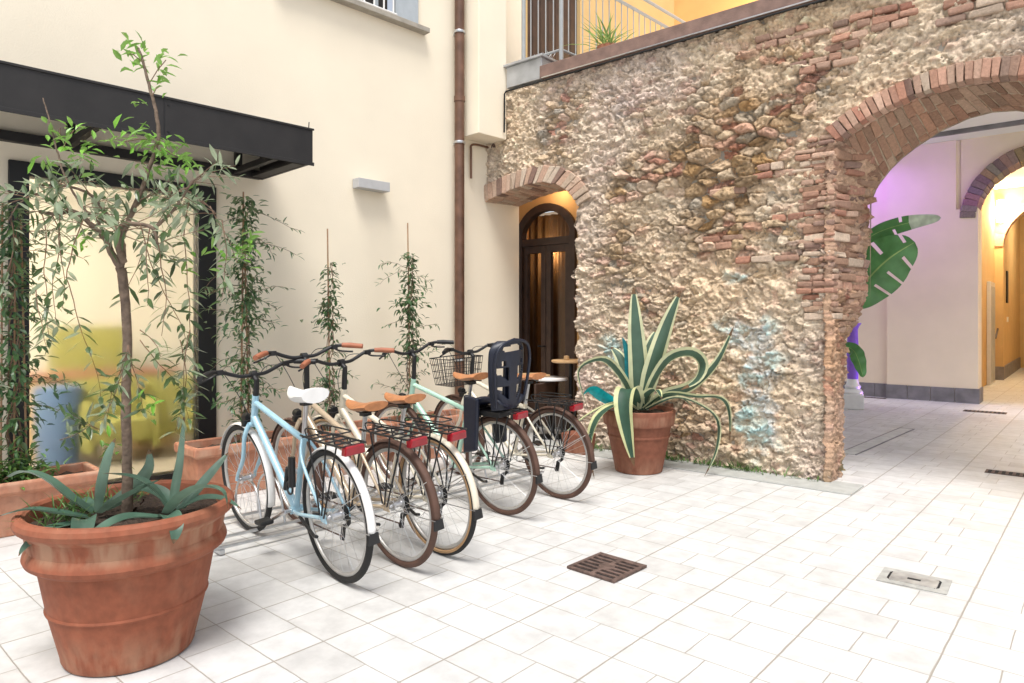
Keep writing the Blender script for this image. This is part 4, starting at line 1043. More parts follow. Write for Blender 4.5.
for i in range(9):
    x = -.15+.34*i/8; P.append([(x, w, .765+.05*(abs(w)/.13)**3+.02*math.sin(i*.6)) for w in np.linspace(-.13, .13, 9)])
q.grid(P); o = q.build('seat_shell', MT['navy'], cs); so = o.modifiers.new('thickness', 'SOLIDIFY'); so.thickness = .02
for a in (-1, 1):
    q = MB(); q.hexa([(.07, a*.125, .47), (.20, a*.125, .44), (.20, a*.16, .44), (.07, a*.16, .47), (.03, a*.115, .83), (.17, a*.115, .85), (.17, a*.15, .85), (.03, a*.15, .83)])
    q.build('leg_guard', MT['navy'], cs, smooth=False, bevel=.014)
q = MB(); q.box(-.12, .16, -.10, .10, .705, .742); q.tube([(.16, -.04, .70), (.27, -.03, .62)], .008, 8); q.tube([(.16, .04, .70), (.27, .03, .62)], .008, 8); q.build('mount', MT['plastic_black'], cs, smooth=True, bevel=.006)
q = MB(); q.hexa([(-.12, -.05, .80), (-.10, -.05, .80), (-.10, .05, .80), (-.12, .05, .80), (-.165, -.05, 1.13), (-.145, -.05, 1.13), (-.145, .05, 1.13), (-.165, .05, 1.13)]); q.build('pad', MT['navy'], cs, smooth=False, bevel=.008)

# rack
rk = thing('bicycle_rack', 'low galvanised floor rack holding the front wheels of the bicycles', 'bicycle rack', C0, AA)
q = MB()
for y in (-1.42, -1.80, -1.98): q.box(-4.0, -1.2, y-.010, y+.010, .035, .052)
for s in (-3.95, -2.6, -1.25): q.box(s-.015, s+.015, -2.0, -1.40, .008, .0345)
q.build('base_rail', MT['galv'], rk, smooth=False, bevel=.003)
for s in (-3.62, -3.47, -3.30, -3.15, -3.00, -2.85, -2.25, -2.10, -1.70, -1.55):
    q = MB(); q.tube(bez([(s, -1.42, .05), (s, -1.42, .22), (s, -1.50, .31), (s, -1.60, .32), (s, -1.72, .26), (s, -1.80, .05)], 6), .0075, 8); q.build('hoop', MT['galv'], rk)

# ------------------------------------------------------------------ pots and troughs
def pot(name, label, loc, prof, m, soil_r, soil_z, wob=0):
    t = thing(name, label, 'pot', loc, rnd.uniform(0, 6))
    q = MB(); q.lathe(prof, 72, wob=wob); q.build('body', m, t, ang=28)
    q = MB(); g = random.Random(4); P = []
    for i in range(13):
        P.append([(soil_r*i/12*math.cos(k_*math.pi/24), soil_r*i/12*math.sin(k_*math.pi/24), soil_z+g.uniform(-.008, .012)) for k_ in range(49)])
    q.grid(P); q.build('soil', MT['soil'], t, ang=20)
    return t
BP = (-1.565, 2.80, 0)
pot('terracotta_pot', 'big terracotta pot with a thick rolled rim in the left foreground', BP,
    [(.225, 0), (.243, .006), (.25, .02), (.252, .035), (.297, .214), (.303, .217), (.305, .222), (.303, .227), (.300, .230), (.331, .395), (.352, .402), (.373, .418), (.380, .435), (.376, .452), (.370, .466), (.364, .474), (.374, .53), (.386, .540), (.405, .556), (.412, .575), (.408, .593), (.396, .604), (.378, .604), (.366, .594), (.358, .56), (.34, .45)], MT['terra'], .355, .548).scale = (.965, .965, 1)
AP = (1.135, 6.12, 0)
pot('agave_pot', 'weathered terracotta pot holding the striped agave by the stone wall', AP,
    [(.195, 0), (.207, .006), (.21, .02), (.268, .31), (.275, .314), (.277, .322), (.275, .330), (.271, .334), (.287, .415), (.308, .420), (.312, .432), (.323, .53), (.322, .548), (.312, .555), (.298, .553), (.290, .53), (.27, .40)], MT['terra2'], .288, .515)
def trough(label, s0, s1, y0=-.75, y1=-.33, h=.40):
    t = thing('terracotta_trough', label, 'planter', fa((s0+s1)/2, (y0+y1)/2, 0), AA, 'terracotta troughs along the house wall')
    hx, hy = (s1-s0)/2, (y1-y0)/2; q = MB()
    def rc(a, z): return [(-hx+a, -hy+a, z), (hx-a, -hy+a, z), (hx-a, hy-a, z), (-hx+a, hy-a, z)]
    L_ = [rc(.045, .0), rc(.03, h-.085), rc(.008, h-.075), rc(.0, h-.06), rc(.0, h-.015), rc(.006, h), rc(.035, h), rc(.04, h-.01), rc(.045, h-.12)]
    for r_ in L_: q.v += r_
    for i in range(len(L_)-1):
        for k_ in range(4): q.face((i*4+k_, i*4+(k_+1) % 4, (i+1)*4+(k_+1) % 4, (i+1)*4+k_))
    q.face((3, 2, 1, 0)); q.build('body', MT['terra3'], t, smooth=False, bevel=.006)
    q = MB(); P = []
    for i in range(int(hx*2/.05)+1): P.append([(-hx+.045+(2*hx-.09)*i/int(hx*2/.05), -hy+.045+(2*hy-.09)*k_/8, h-.055+rnd.uniform(-.008, .014)) for k_ in range(9)])
    q.grid(P); q.build('soil', MT['soil'], t, ang=20)
    return t
trough('long terracotta trough at the left edge behind the big pot', -5.75, -4.22, h=.34)
trough('terracotta trough behind the front wheel of the light blue bicycle', -3.64, -2.62)
trough('terracotta trough at the foot of the thin middle climber', -2.56, -1.86)
trough('terracotta trough at the foot of the leafy climber beside the drainpipe', -1.80, -.80)
sm = thing('small_trough', 'small terracotta box on the floor by the small archway', 'planter', fb(1.50, -.27, 0), AB)
q = MB(); q.hexa([(-.13, -.08, 0), (.13, -.08, 0), (.13, .08, 0), (-.13, .08, 0), (-.15, -.1, .20), (.15, -.1, .20), (.15, .1, .20), (-.15, .1, .20)]); q.build('body', MT['terra2'], sm, smooth=False, bevel=.008)

# ------------------------------------------------------------------ agaves
def blade(mb, pts, W, n=24, chan=.35, up=(0, 0, 1), m_in=0, m_edge=1, edge=True, wmax=.3):
    C = bez(pts, max(3, n//(len(pts)-1))); N = len(C)
    cols = (-1, -.60, -.3, 0, .3, .60, 1); P = []
    prev = None
    for i, p in enumerate(C):
        t = i/(N-1); d = (C[min(i+1, N-1)]-C[max(i-1, 0)]).normalized()
        sd = d.cross(Vector(up))
        if prev is not None: sd = (prev-d*prev.dot(d))
        if sd.length < .02: sd = d.orthogonal()
        sd.normalize(); prev = sd; nn = sd.cross(d)
        w = W*.5*((.62+.38*min(1, t/wmax)) if t < wmax else max(.0, 1-((t-wmax)/(1-wmax))**2.3)); w = max(w, .0012)
        P.append([p+sd*(c*w)+nn*(abs(c)**1.5*w*chan*(1-.5*t)) for c in cols])
    mb.grid(P, mif=lambda i, j: (2 if edge is not None and i >= N-3 else m_edge if edge and j in (0, 5) else m_in))
ag = thing('striped_agave', 'large agave with cream-edged arching leaves in the weathered pot', 'agave', (AP[0], AP[1], .50), 0)
S = .0099
def al(dx, dy, dep): return Vector((dx*S*(1-dep*.12), -dep, (405-dy)*S*(1-dep*.12)+.045))   # picture-sized offsets from the crown, dep metres towards the court
leaves = [
 ([(0, 405, 0), (0, 370, .02), (-3, 330, .03), (-5, 294, .02)], .115, (0, 1, .1)),
 ([(4, 405, .02), (12, 370, .05), (24, 330, .06), (37, 297, .05)], .115, (-.2, 1, .2)),
 ([(-4, 402, .02), (-14, 380, .08), (-30, 361, .12), (-44, 360, .14), (-56, 368, .15), (-54, 385, .16), (-48, 404, .16)], .075, (.2, .3, 1)),
 ([(-2, 402, .05), (-8, 388, .16), (-16, 384, .27), (-20, 398, .36), (-17, 425, .40), (-12, 450, .41)], .125, (0, 0, 1)),
 ([(-6, 403, .02), (-25, 398, .12), (-50, 408, .2), (-72, 424, .24)], .075, (0, .3, 1)),
 ([(-6, 405, .05), (-22, 398, .22), (-42, 408, .32), (-50, 432, .34), (-46, 462, .33)], .10, (0, .2, 1)),
 ([(5, 403, .0), (24, 393, -.02), (48, 384, .02), (70, 362, .04), (86, 329, .02)], .085, (-.2, .9, .5)),
 ([(4, 404, .05), (12, 378, .12), (26, 358, .14), (44, 353, .15), (54, 362, .15), (50, 376, .13), (36, 386, .10)], .11, (-.5, .5, .9)),
 ([(4, 404, .06), (22, 390, .14), (48, 392, .16), (70, 393, .16), (78, 405, .16), (79, 432, .15)], .07, (0, .3, 1)),
 ([(6, 404, .08), (28, 392, .22), (50, 398, .27), (65, 412, .27), (64, 438, .26), (54, 462, .24)], .065, (0, .3, 1)),
 ([(0, 405, -.02), (4, 375, -.10), (14, 348, -.16), (20, 335, -.2)], .09, (0, 1, 0)),
 ([(-3, 405, 0), (-8, 380, -.05), (-14, 360, -.12), (-22, 350, -.18)], .09, (0, 1, 0)),
 ([(2, 405, .05), (5, 392, .10), (12, 385, .18), (16, 392, .24)], .09, (0, 0, 1)),
 ([(5, 405, 0), (20, 396, -.1), (40, 396, -.2), (54, 406, -.22)], .08, (0, 0, 1))]
for L_, W, up in leaves:
    q = MB(); blade(q, [al(*p) for p in L_], W*1.55, 26, up=up); q.build('leaf', [MT['agave'], MT['agave_edge'], MT['tip']], ag, ang=80)
for L_, W, m, up in (([(-3, 402, -.05), (-6, 380, -.05), (-8, 358, -.05), (-14, 340, -.04)], .10, 'teal_dark', (0, 1, .2)), ([(-14, 405, -.10), (-30, 396, -.10), (-42, 388, -.04), (-50, 392, -.02)], .12, 'teal', (.2, .9, .5))):
    q = MB(); blade(q, [al(*p) for p in L_], W, 20, up=up, edge=None); o = q.build('leaf', MT[m], ag, ang=80); o['label'] = 'leaf sprayed turquoise'
# three blue-green agaves in the big pot
def agave_small(label, loc, L_, k_):
    t = thing('agave', label, 'agave', loc, 0, 'agaves in the big pot')
    for pts, W in L_:
        q = MB(); blade(q, pts, W*1.25, 20, up=(0, -.1, 1) if abs(pts[-1][2]-pts[0][2]) < abs(pts[-1][0]-pts[0][0]) else (0, 1, .2), edge=False, chan=.45); q.build('leaf', [MT['agave_blue'], MT['agave_blue'], MT['tip']], t, ang=80)
    return t
sb = .0041
def bl(px, py, dep): return ((px-125)*sb*(1-dep*.3), -dep, (500-py)*sb*(1-dep*.3))
agave_small('blue-green agave with long arching leaves at the left side of the big pot', (BP[0], BP[1], .59), [
 ([bl(95, 505, .06), bl(78, 488, .10), bl(58, 468, .12), bl(38, 459, .13), bl(17, 467, .13)], .075),
 ([bl(97, 505, .04), bl(100, 480, .04), bl(106, 450, .03), bl(113, 432, .02)], .036),
 ([bl(98, 507, .10), bl(80, 497, .18), bl(55, 490, .22), bl(26, 496, .24)], .06),
 ([bl(98, 508, .12), bl(112, 500, .22), bl(120, 512, .29), bl(117, 526, .32)], .065),
 ([bl(96, 508, .15), bl(82, 508, .25), bl(68, 520, .30), bl(62, 528, .31)], .05),
 ([bl(100, 503, .0), bl(118, 490, -.06), bl(130, 470, -.10), bl(128, 452, -.12)], .045),
 ([bl(104, 505, .05), bl(126, 492, .10), bl(150, 478, .10), bl(170, 468, .08)], .06),
 ([bl(92, 505, .0), bl(70, 500, -.05), bl(56, 505, -.10), bl(48, 516, -.12)], .045)], 0)
agave_small('blue-green agave with an upright spear leaf at the right side of the big pot', (BP[0], BP[1], .59), [
 ([bl(172, 505, .05), bl(176, 480, .05), bl(180, 450, .04), bl(182, 405, .02)], .030),
 ([bl(170, 504, .05), bl(158, 480, .08), bl(140, 466, .10), bl(112, 462, .10)], .06),
 ([bl(172, 505, .06), bl(192, 488, .12), bl(216, 474, .14), bl(236, 478, .14), bl(240, 496, .13)], .068),
 ([bl(172, 507, .10), bl(190, 498, .18), bl(205, 505, .24), bl(206, 520, .26)], .055),
 ([bl(170, 507, .10), bl(150, 500, .2), bl(132, 508, .27), bl(118, 520, .28)], .058),
 ([bl(174, 505, .02), bl(194, 496, -.02), bl(214, 498, -.04), bl(230, 508, -.05)], .045),
 ([bl(170, 504, .0), bl(150, 490, -.02), bl(130, 486, -.02), bl(112, 494, -.02)], .06),
 ([bl(176, 503, .0), bl(196, 474, -.06), bl(208, 455, -.12)], .03)], 1)
# a clump of weeds in the big pot
wd = MB(); g = random.Random(2)
for i in range(170):
    a = g.uniform(1.9, 4.1); r_ = g.uniform(.16, .33); p_ = (BP[0]+r_*math.cos(a), BP[1]+r_*math.sin(a), .55)
    e = g.uniform(.3, 1.4); b = g.uniform(0, 6.28)
    wd.leaf(p_, (math.cos(b)*math.cos(e), math.sin(b)*math.cos(e), math.sin(e)), (0, 0, 1), g.uniform(.05, .13), .006, droop=g.uniform(.1, .7))
o = wd.build('weeds', MT['grass']); o['kind'] = 'stuff'; o['label'] = 'thin green weeds growing on the soil of the big pot'; o['category'] = 'weeds'
# weeds along the foot of the stone wall
wd = MB()
for i in range(330):
    t_ = g.choice((g.uniform(1.35, 3.8), g.gauss(2.95, .25), g.gauss(1.45, .1), g.gauss(2.2, .2))); 
    if not 1.32 < t_ < 3.85: continue
    p_ = fb(t_, g.uniform(-.10, -.04), .01); e = g.uniform(.4, 1.4); b = g.uniform(0, 6.28)
    wd.leaf(p_, (math.cos(b)*math.cos(e), math.sin(b)*math.cos(e), math.sin(e)), (0, 0, 1), g.uniform(.04, .13), .012, droop=g.uniform(.1, .6))
o = wd.build('wall_weeds', MT['grass']); o['kind'] = 'stuff'; o['label'] = 'small weeds along the foot of the stone wall'; o['category'] = 'weeds'

# ------------------------------------------------------------------ olive tree
def ol(px, py, dep=0.):
    d = BP[1]+dep; return Vector(((px-512)/683*d, d, 1.347-(py-320)*d/683))
ot = thing('olive_tree', 'slender olive tree with trailing branches growing in the big terracotta pot', 'tree', (BP[0], BP[1], .55))
off = Vector((BP[0], BP[1], .55))
branches = []
tr = [ol(127, 516), ol(127, 470), ol(126, 400), ol(127, 340), ol(124, 290), ol(121, 268)]
br = [tr,
 [ol(121, 268), ol(112, 254), ol(106, 240), ol(94, 228), ol(84, 218), ol(72, 211), ol(58, 214), ol(40, 212)],
 [ol(121, 268), ol(124, 250), ol(120, 236), ol(112, 222, .03), ol(100, 205, .05), ol(86, 192, .06), ol(60, 185, .05), ol(36, 186, .04)],
 [ol(124, 262), ol(118, 244, -.03), ol(122, 226, -.05), ol(136, 224, -.06), ol(152, 228, -.06), ol(158, 244, -.07)],
 [ol(122, 236), ol(134, 208, .03), ol(146, 178, .05), ol(158, 140, .06), ol(156, 112, .06), ol(149, 84, .06), ol(142, 58, .06), ol(138, 48, .06)],
 [ol(154, 228, -.04), ol(170, 214, -.04), ol(182, 198, -.04), ol(192, 182, -.05), ol(203, 174, -.05)],
 [ol(106, 240), ol(98, 222, -.04), ol(80, 204, -.06), ol(62, 168, -.05), ol(52, 130, -.04), ol(43, 98, -.04)],
 [ol(134, 208, .03), ol(150, 195, .1), ol(172, 188, .16), ol(196, 196, .2), ol(216, 214, .22)],
 [ol(72, 211), ol(52, 200, .05), ol(34, 195, .06), ol(18, 205, .05), ol(8, 222, .04)]]
rad = [[.021, .019, .0185, .018, .019, .022], .015, .010, .014, .011, .007, .006, .006, .005]
q = MB(); 
for P, r_ in zip(br, rad):
    C = bez([p-off for p in P], 6); n_ = len(C)
    rr = [r_*(1-.6*i/(n_-1)) for i in range(n_)] if not isinstance(r_, list) else [r_[min(i//6, 5)] for i in range(n_)]
    q.tube([c+Vector((g.uniform(-1, 1), g.uniform(-1, 1), 0))*.0018 for c in C], rr, 9)
trunk = q; tw = trunk; lv = MB(); fr = lv; g = random.Random(21)
def sprig(start, d, L_, sag, leafs, m, gap=.034, ll=(.055, .09), lw=.019, thick=.0022):
    p = Vector(start); d = Vector(d).normalized(); n_ = max(3, int(L_/.03)); pts = [p.copy()]
    for i in range(n_):
        d = (d+Vector((g.gauss(0, .10), g.gauss(0, .10), -sag*.09+g.gauss(0, .06)))).normalized(); p = p+d*(L_/n_); pts.append(p.copy())
    tw.tube(pts, [thick*(1-.6*i/n_) for i in range(n_+1)], 5, cap=False, mi=1)
    k_ = 0; acc = 0
    for a, b in zip(pts, pts[1:]):
        dd = (b-a); ln = dd.length; dd.normalize()
        acc += ln
        while acc > gap:
            acc -= gap
            if g.random() < .12: continue
            sdv = dd.orthogonal(); sdv.rotate(Matrix.Rotation(g.uniform(0, 6.28), 3, dd))
            for sgn in (1, -1):
                if g.random() < .15: continue
                dl = (dd*g.uniform(.3, .9)+sdv*sgn*g.uniform(.6, 1.)+Vector((0, 0, g.uniform(-.25, .2)))).normalized()
                m.leaf(b, dl, (g.gauss(0, .35), g.gauss(0, .35), 1), g.uniform(*ll)*g.choice((.7, .9, 1., 1.15)), lw*g.uniform(.7, 1.2), droop=g.uniform(-.05, .25), fold=.12)
    return pts
curves = [bez([p-off for p in P], 8) for P in br]
for bi, n_, Ls, sag in ((1, 10, (.08, .22), .5), (2, 17, (.08, .22), .25), (3, 9, (.10, .24), .4), (5, 10, (.08, .18), .4), (7, 12, (.10, .26), .6), (8, 5, (.10, .24), .7), (6, 6, (.08, .18), .3), (4, 6, (.08, .2), .3)):
    C = curves[bi]
    for i in range(n_):
        s_ = C[int(len(C)*g.uniform(.25, .99))] if bi not in (4, 6) else C[int(len(C)*g.uniform(.05, .45))]
        a = g.uniform(0, 6.28); sprig(s_, (math.cos(a), math.sin(a)*.8, g.uniform(-.3, .7)), g.uniform(*Ls), sag, 1, lv)
# long weeping shoots
for (px, py, dp, ex, ey) in ((42, 214, 0, 58, 340), (50, 212, .02, 74, 318), (12, 222, .05, 8, 400), (60, 214, -.05, 78, 300), (84, 218, -.1, 96, 400), (158, 244, -.06, 168, 330), (150, 228, -.1, 160, 300), (172, 190, .12, 186, 300), (222, 220, .18, 246, 300), (190, 200, .1, 196, 380), (140, 224, -.08, 150, 345), (210, 206, .22, 238, 262)):
    a, b = ol(px, py, dp)-off, ol(ex, ey, dp)-off; d = b-a; L_ = d.length*1.08
    sprig(a, (d.normalized()+Vector((g.uniform(-.3, .3), g.uniform(-.2, .2), .35))), L_, 1.15, 1, lv, gap=.03, thick=.0026)
# dark sprays in front of the trunk
for (px, py, ex, ey, n_) in ((128, 345, 128, 420, 3), (140, 340, 168, 395, 1), (140, 330, 175, 350, 1), (126, 380, 105, 400, 1), (60, 440, 100, 420, 1), (100, 430, 66, 420, 2), (180, 340, 196, 430, 1), (36, 290, 40, 350, 1), (190, 330, 178, 420, 1)):
    for i in range(n_):
        a = ol(px, py, -.10)-off; b = ol(ex+g.uniform(-8, 8), ey+g.uniform(-8, 8), -.18)-off; sprig(a, b-a, (b-a).length, .3, 1, lv, gap=.019, ll=(.05, .085), lw=.016)
# fresh bright shoots
def tuft(px, py, dp, n_, r_=.05, m=None, ll=(.04, .075), lw=.02):
    c = ol(px, py, dp)-off
    for i in range(n_):
        a = g.uniform(0, 6.28); e = g.uniform(-.5, 1.2); s_ = c+Vector((g.gauss(0, r_), g.gauss(0, r_), g.gauss(0, r_)))
        (m or fr).leaf(s_, (math.cos(a)*math.cos(e), math.sin(a)*math.cos(e), math.sin(e)), (g.gauss(0, .3), g.gauss(0, .3), 1), g.uniform(*ll), lw*g.uniform(.7, 1.2), droop=g.uniform(0, .4), mi=1)
for a in ((128, 50, .06, 12, .025), (140, 52, .06, 8, .02), (134, 66, .06, 9, .022), (166, 58, .06, 10, .02), (158, 72, .06, 6, .015), (160, 85, .06, 6, .02), (140, 102, .05, 5, .012), (68, 128, -.04, 6, .015), (60, 140, -.04, 12, .03), (74, 150, -.04, 16, .035), (86, 158, -.02, 10, .03), (120, 142, .05, 18, .035), (148, 138, .06, 22, .035), (160, 152, .06, 22, .04), (176, 156, .05, 16, .035), (150, 165, .06, 16, .035), (188, 160, .0, 12, .03), (172, 172, .05, 10, .03), (242, 254, .25, 22, .03), (250, 240, .25, 8, .02), (44, 170, 0, 8, .03), (82, 245, -.08, 8, .02), (186, 265, .1, 8, .02), (110, 452, .1, 12, .03), (150, 408, -.15, 8, .02), (214, 262, .2, 8, .025)): tuft(*a)
for (px, py, ex, ey) in ((149, 84, 166, 60), (142, 62, 126, 52), (152, 96, 160, 86), (62, 150, 74, 130), (156, 150, 176, 156), (156, 140, 122, 142), (60, 140, 60, 128)):
    a, b = ol(px, py, .055)-off, ol(ex, ey, .055)-off; tw.tube([a, (a+b)/2+Vector((0, 0, .008)), b], .002, 5, mi=1)
trunk.build('trunk', [MT['bark'], MT['twig']], ot, ang=80); lv.build('crown', [MT['olive'], MT['fresh']], ot, smooth=False)

# ------------------------------------------------------------------ climbers in the troughs
def climber(label, s, y, z0, z1, w, dens, group, stakes=2, top=None, lf=(.035, .06), bare=.0, seed=0, reach=.0, lw=(.016, .028)):
    g = random.Random(seed); t = thing('climbing_plant', label, 'climber', fa(s, y, z0), AA, group)
    for i in range(stakes):
        dx = (i-(stakes-1)/2)*.07; q = MB(); q.tube([(dx, 0, -.05), (dx*.6+g.uniform(-.02, .02), .03, z1-z0+(.30 if i == 0 and bare else g.uniform(-.2, .05)))], .0065, 6); q.build('stake', MT['bamboo'], t)
    st = MB(); lv = MB()
    for i in range(4):
        ph = g.uniform(0, 6.28); P = [(.045*math.cos(ph+k_*.9)*(1-k_/26), .035*math.sin(ph+k_*.9), (z1-z0)*k_/18*g.uniform(.97, 1.0)) for k_ in range(19)]
        st.tube(P, [.0055*(1-.6*k_/18) for k_ in range(19)], 5)
    n_ = int(dens*(z1-z0))
    for i in range(n_):
        h_ = g.betavariate(1.15, 1.1)*(z1-z0); cl = min(1, max(0, .5+.95*noise.noise((h_*5.5, seed*3.1, 0))))
        if g.random() > .18+cl*.95: continue
        ww = w*(.45+.75*cl)*(1.15-.55*h_/(z1-z0)); a = g.uniform(0, 6.28); r_ = abs(g.gauss(0, .55))*ww
        p_ = (r_*math.cos(a), r_*math.sin(a)*.6, h_); b = a+g.gauss(0, .8); e = g.uniform(-1.1, .5)
        lv.leaf(p_, (math.cos(b)*math.cos(e), math.sin(b)*math.cos(e), math.sin(e)), (g.gauss(0, .3), g.gauss(0, .3), 1), g.uniform(*lf), g.uniform(*lw), droop=g.uniform(0, .35))
    # tendrils that reach out
    for i in range(int(10+reach*10)):
        h_ = g.uniform(.15, .97)*(z1-z0); sg = g.choice((-1, 1)); L_ = g.uniform(.08, .22)*(1+reach); P = [Vector((sg*w*.2, 0, h_))]
        d = Vector((sg, g.uniform(-.5, .3), g.uniform(-.1, .5))).normalized()
        for k_ in range(6): d = (d+Vector((0, 0, -.10))+Vector((g.gauss(0, .12), g.gauss(0, .12), g.gauss(0, .12)))).normalized(); P.append(P[-1]+d*L_/6)
        st.tube(P, .0018, 4)
        for p_ in P[1:]:
            for sg2 in (1, -1): lv.leaf(p_, (d.x*.5+g.gauss(0, .4), g.gauss(0, .6), g.uniform(-.6, .5)), (0, 0, 1), g.uniform(*lf), .016, droop=.2)
    st.build('stems', MT['twig'], t); lv.build('foliage', MT['vine'], t, smooth=False)
    return t
CG = 'climbers in the troughs'
climber('dense leafy climber at the left edge beside the black door frame', -4.68, -.5, .29, 2.10, .24, 640, CG, 3, seed=1, reach=.9, lf=(.05, .09), lw=(.018, .034))
climber('leafy climber against the right side of the black door frame', -3.15, -.5, .34, 2.35, .25, 760, CG, 2, seed=2, reach=.9, lf=(.05, .085), lw=(.018, .032))
climber('thin sparse climber on a bare cane below the wall lamp', -2.38, -.5, .34, 1.86, .16, 430, CG, 1, seed=3, bare=1, lf=(.045, .08), lw=(.018, .03))
climber('slim dark-leaved climber on a cane next to the drainpipe', -1.50, -.5, .34, 2.00, .21, 640, CG, 1, seed=4, bare=1, reach=.7, lf=(.045, .08), lw=(.018, .032))
# low plant at the very left in the long trough
lp = thing('trough_plant', 'low green spreading plant in the trough at the left edge', 'plant', fa(-4.72, -.56, .29), AA)
q = MB(); g = random.Random(31)
for i in range(260):
    a = g.uniform(0, 6.28); e = g.uniform(-.1, 1.2); q.leaf((g.gauss(0, .12), g.gauss(0, .06), abs(g.gauss(0, .10))), (math.cos(a)*math.cos(e), math.sin(a)*math.cos(e), math.sin(e)), (0, 0, 1), g.uniform(.05, .12), .022, droop=.3)
q.build('foliage', MT['grass'], lp, smooth=False)

# ------------------------------------------------------------------ large-leaved plant beyond the arch
sp_ = thing('large_leaved_plant', 'tall plant with big paddle leaves behind the stone wall', 'plant', fb(3.10, 1.35, 0), AB)
q = MB(); q.lathe([(.0, .0), (.19, 0), (.24, .40), (.25, .42), (.22, .42), (.21, .36), (0, .36)], 36); q.build('pot', MT['terra2'], sp_)
def paddle(pts, W, tipm=0, splits=()):
    C = bez(pts, 10); N = len(C); q = MB(); base = 0
    cols = (-1, -.66, -.33, -.03, .03, .33, .66, 1); P = []; prev = None
    for i, p in enumerate(C):
        t = i/(N-1); d = (C[min(i+1, N-1)]-C[max(i-1, 0)]).normalized(); sd = d.cross(Vector((0, 1, .15)))
        sd.normalize(); nn = sd.cross(d)
        w = W*.5*math.sin(math.pi*min(1, .06+t*.94))**.6
        P.append([p+sd*c*w+nn*abs(c)*w*.22+nn*.008*math.sin(t*30)*abs(c) for c in cols])
    base = len(q.v)
    for row in P: q.v += [tuple(v) for v in row]
    for i in range(N-1):
        for j in range(7):
            if (i in splits and j in (0, 1)) or (i in [s+3 for s in splits] and j in (6, 5)): continue
            q.face((base+i*8+j, base+i*8+j+1, base+(i+1)*8+j+1, base+(i+1)*8+j), 2 if tipm and i > N*.62 else 1 if j == 3 else 0)
    return q
for st_, pts, W, spl in (
    ((.05, 0, .36), [(.22, -.12, 1.50), (.38, -.16, 1.72), (.58, -.2, 1.92), (.80, -.22, 2.06)], .50, (10, 16, 23)),
    ((.0, 0, .36), [(.32, -.1, 2.10), (.50, -.14, 2.19), (.75, -.22, 2.24), (1.02, -.32, 2.25)], .15, (14,)),
    ((.02, .02, .36), [(.18, -.15, 1.10), (.28, -.2, 1.05), (.33, -.22, .95), (.37, -.23, .80)], .14, ()),
    ((-.05, .02, .36), [(-.2, .1, 1.3), (-.35, .15, 1.7), (-.5, .2, 2.0), (-.7, .2, 2.1)], .38, (10,)),
    ((.0, .05, .36), [(.05, .1, 1.6), (.10, .2, 2.0), (.12, .3, 2.3), (.1, .4, 2.5)], .36, (15,))):
    pts = [(p[0]+.35, p[1], p[2]) for p in pts]; q = paddle([Vector(p) for p in pts], W, tipm=W == .15, splits=spl); b_ = q.build('leaf', [MT['banana'], MT['lily'], MT['leaf_sheen']], sp_, ang=80)
    q = MB(); q.tube(bez([st_, (Vector(st_)+Vector(pts[0]))/2+Vector((-.02, 0, .1)), pts[0]], 6), .014, 8); q.build('leaf_stalk', MT['banana'], b_)

# ------------------------------------------------------------------ things seen blurred behind the glazed door
def A_thing(name, label, cat, s, y, z=0, group=None): return thing(name, label, cat, fa(s, y, z), AA, group)
bb_ = A_thing('blue_bin', 'blue-grey bin blurred behind the glass door', 'bin', -4.06, 1.45)
q = MB(); q.lathe([(0, 0), (.16, 0), (.175, .3), (.19, .70), (.18, .71), (0, .71)], 28); q.build('body', MT['bluebin'], bb_)
q = MB(); q.lathe([(0, .711), (.195, .711), (.195, .74), (0, .76)], 28); q.build('lid', MT['bluebin'], bb_)
for i, (s, y, lab) in enumerate(((-3.60, 1.35, 'yellow armchair blurred behind the glass door, left of the trunk'), (-3.05, 1.45, 'yellow armchair blurred behind the glass door, right of the trunk'))):
    a_ = A_thing('yellow_armchair', lab, 'armchair', s, y, 0, 'yellow armchairs behind the glass')
    q = MB(); q.box(-.24, .24, -.24, .24, .22, .44); q.build('seat', MT['yellow'], a_, smooth=False, bevel=.03)
    q = MB(); q.box(-.24, .24, .16, .26, .44, .78); q.build('backrest', MT['yellow'], a_, smooth=False, bevel=.03)
    for k_ in (-1, 1):
        q = MB(); q.box(min(k_*.24, k_*.31), max(k_*.24, k_*.31), -.24, .26, .15, .60); q.build('armrest', MT['yellow'], a_, smooth=False, bevel=.02)
        for k2 in (-1, 1): q = MB(); q.tube([(k_*.22, k2*.2, .22), (k_*.23, k2*.22, 0)], .014, 8); q.build('leg', MT['darkwood'], a_)
rt = A_thing('long_counter', 'long counter with a reddish edge blurred behind the glass door', 'counter', -3.6, 2.1)
q = MB(); q.box(-.75, .75, -.2, .25, .79, .84); q.build('counter_top', MT['brickred'], rt, smooth=False, bevel=.004)
q = MB(); q.box(-.7, -.3, -.15, .2, 0, .788); q.box(.3, .7, -.15, .2, 0, .788); q.build('cabinet', MT['ochre'], rt, smooth=False)
ya = A_thing('yellow_screen', 'tall yellow panel blurred behind the glass door', 'panel', -3.52, 2.75)
q = MB(); q.box(-.38, .38, -.02, .02, .06, 1.28); q.build('panel', MT['yellow'], ya, smooth=False, bevel=.01)
for k_ in (-1, 1): q = MB(); q.box(k_*.3-.02, k_*.3+.02, -.15, .15, 0, .058); q.build('foot', MT['darkwood'], ya, smooth=False)

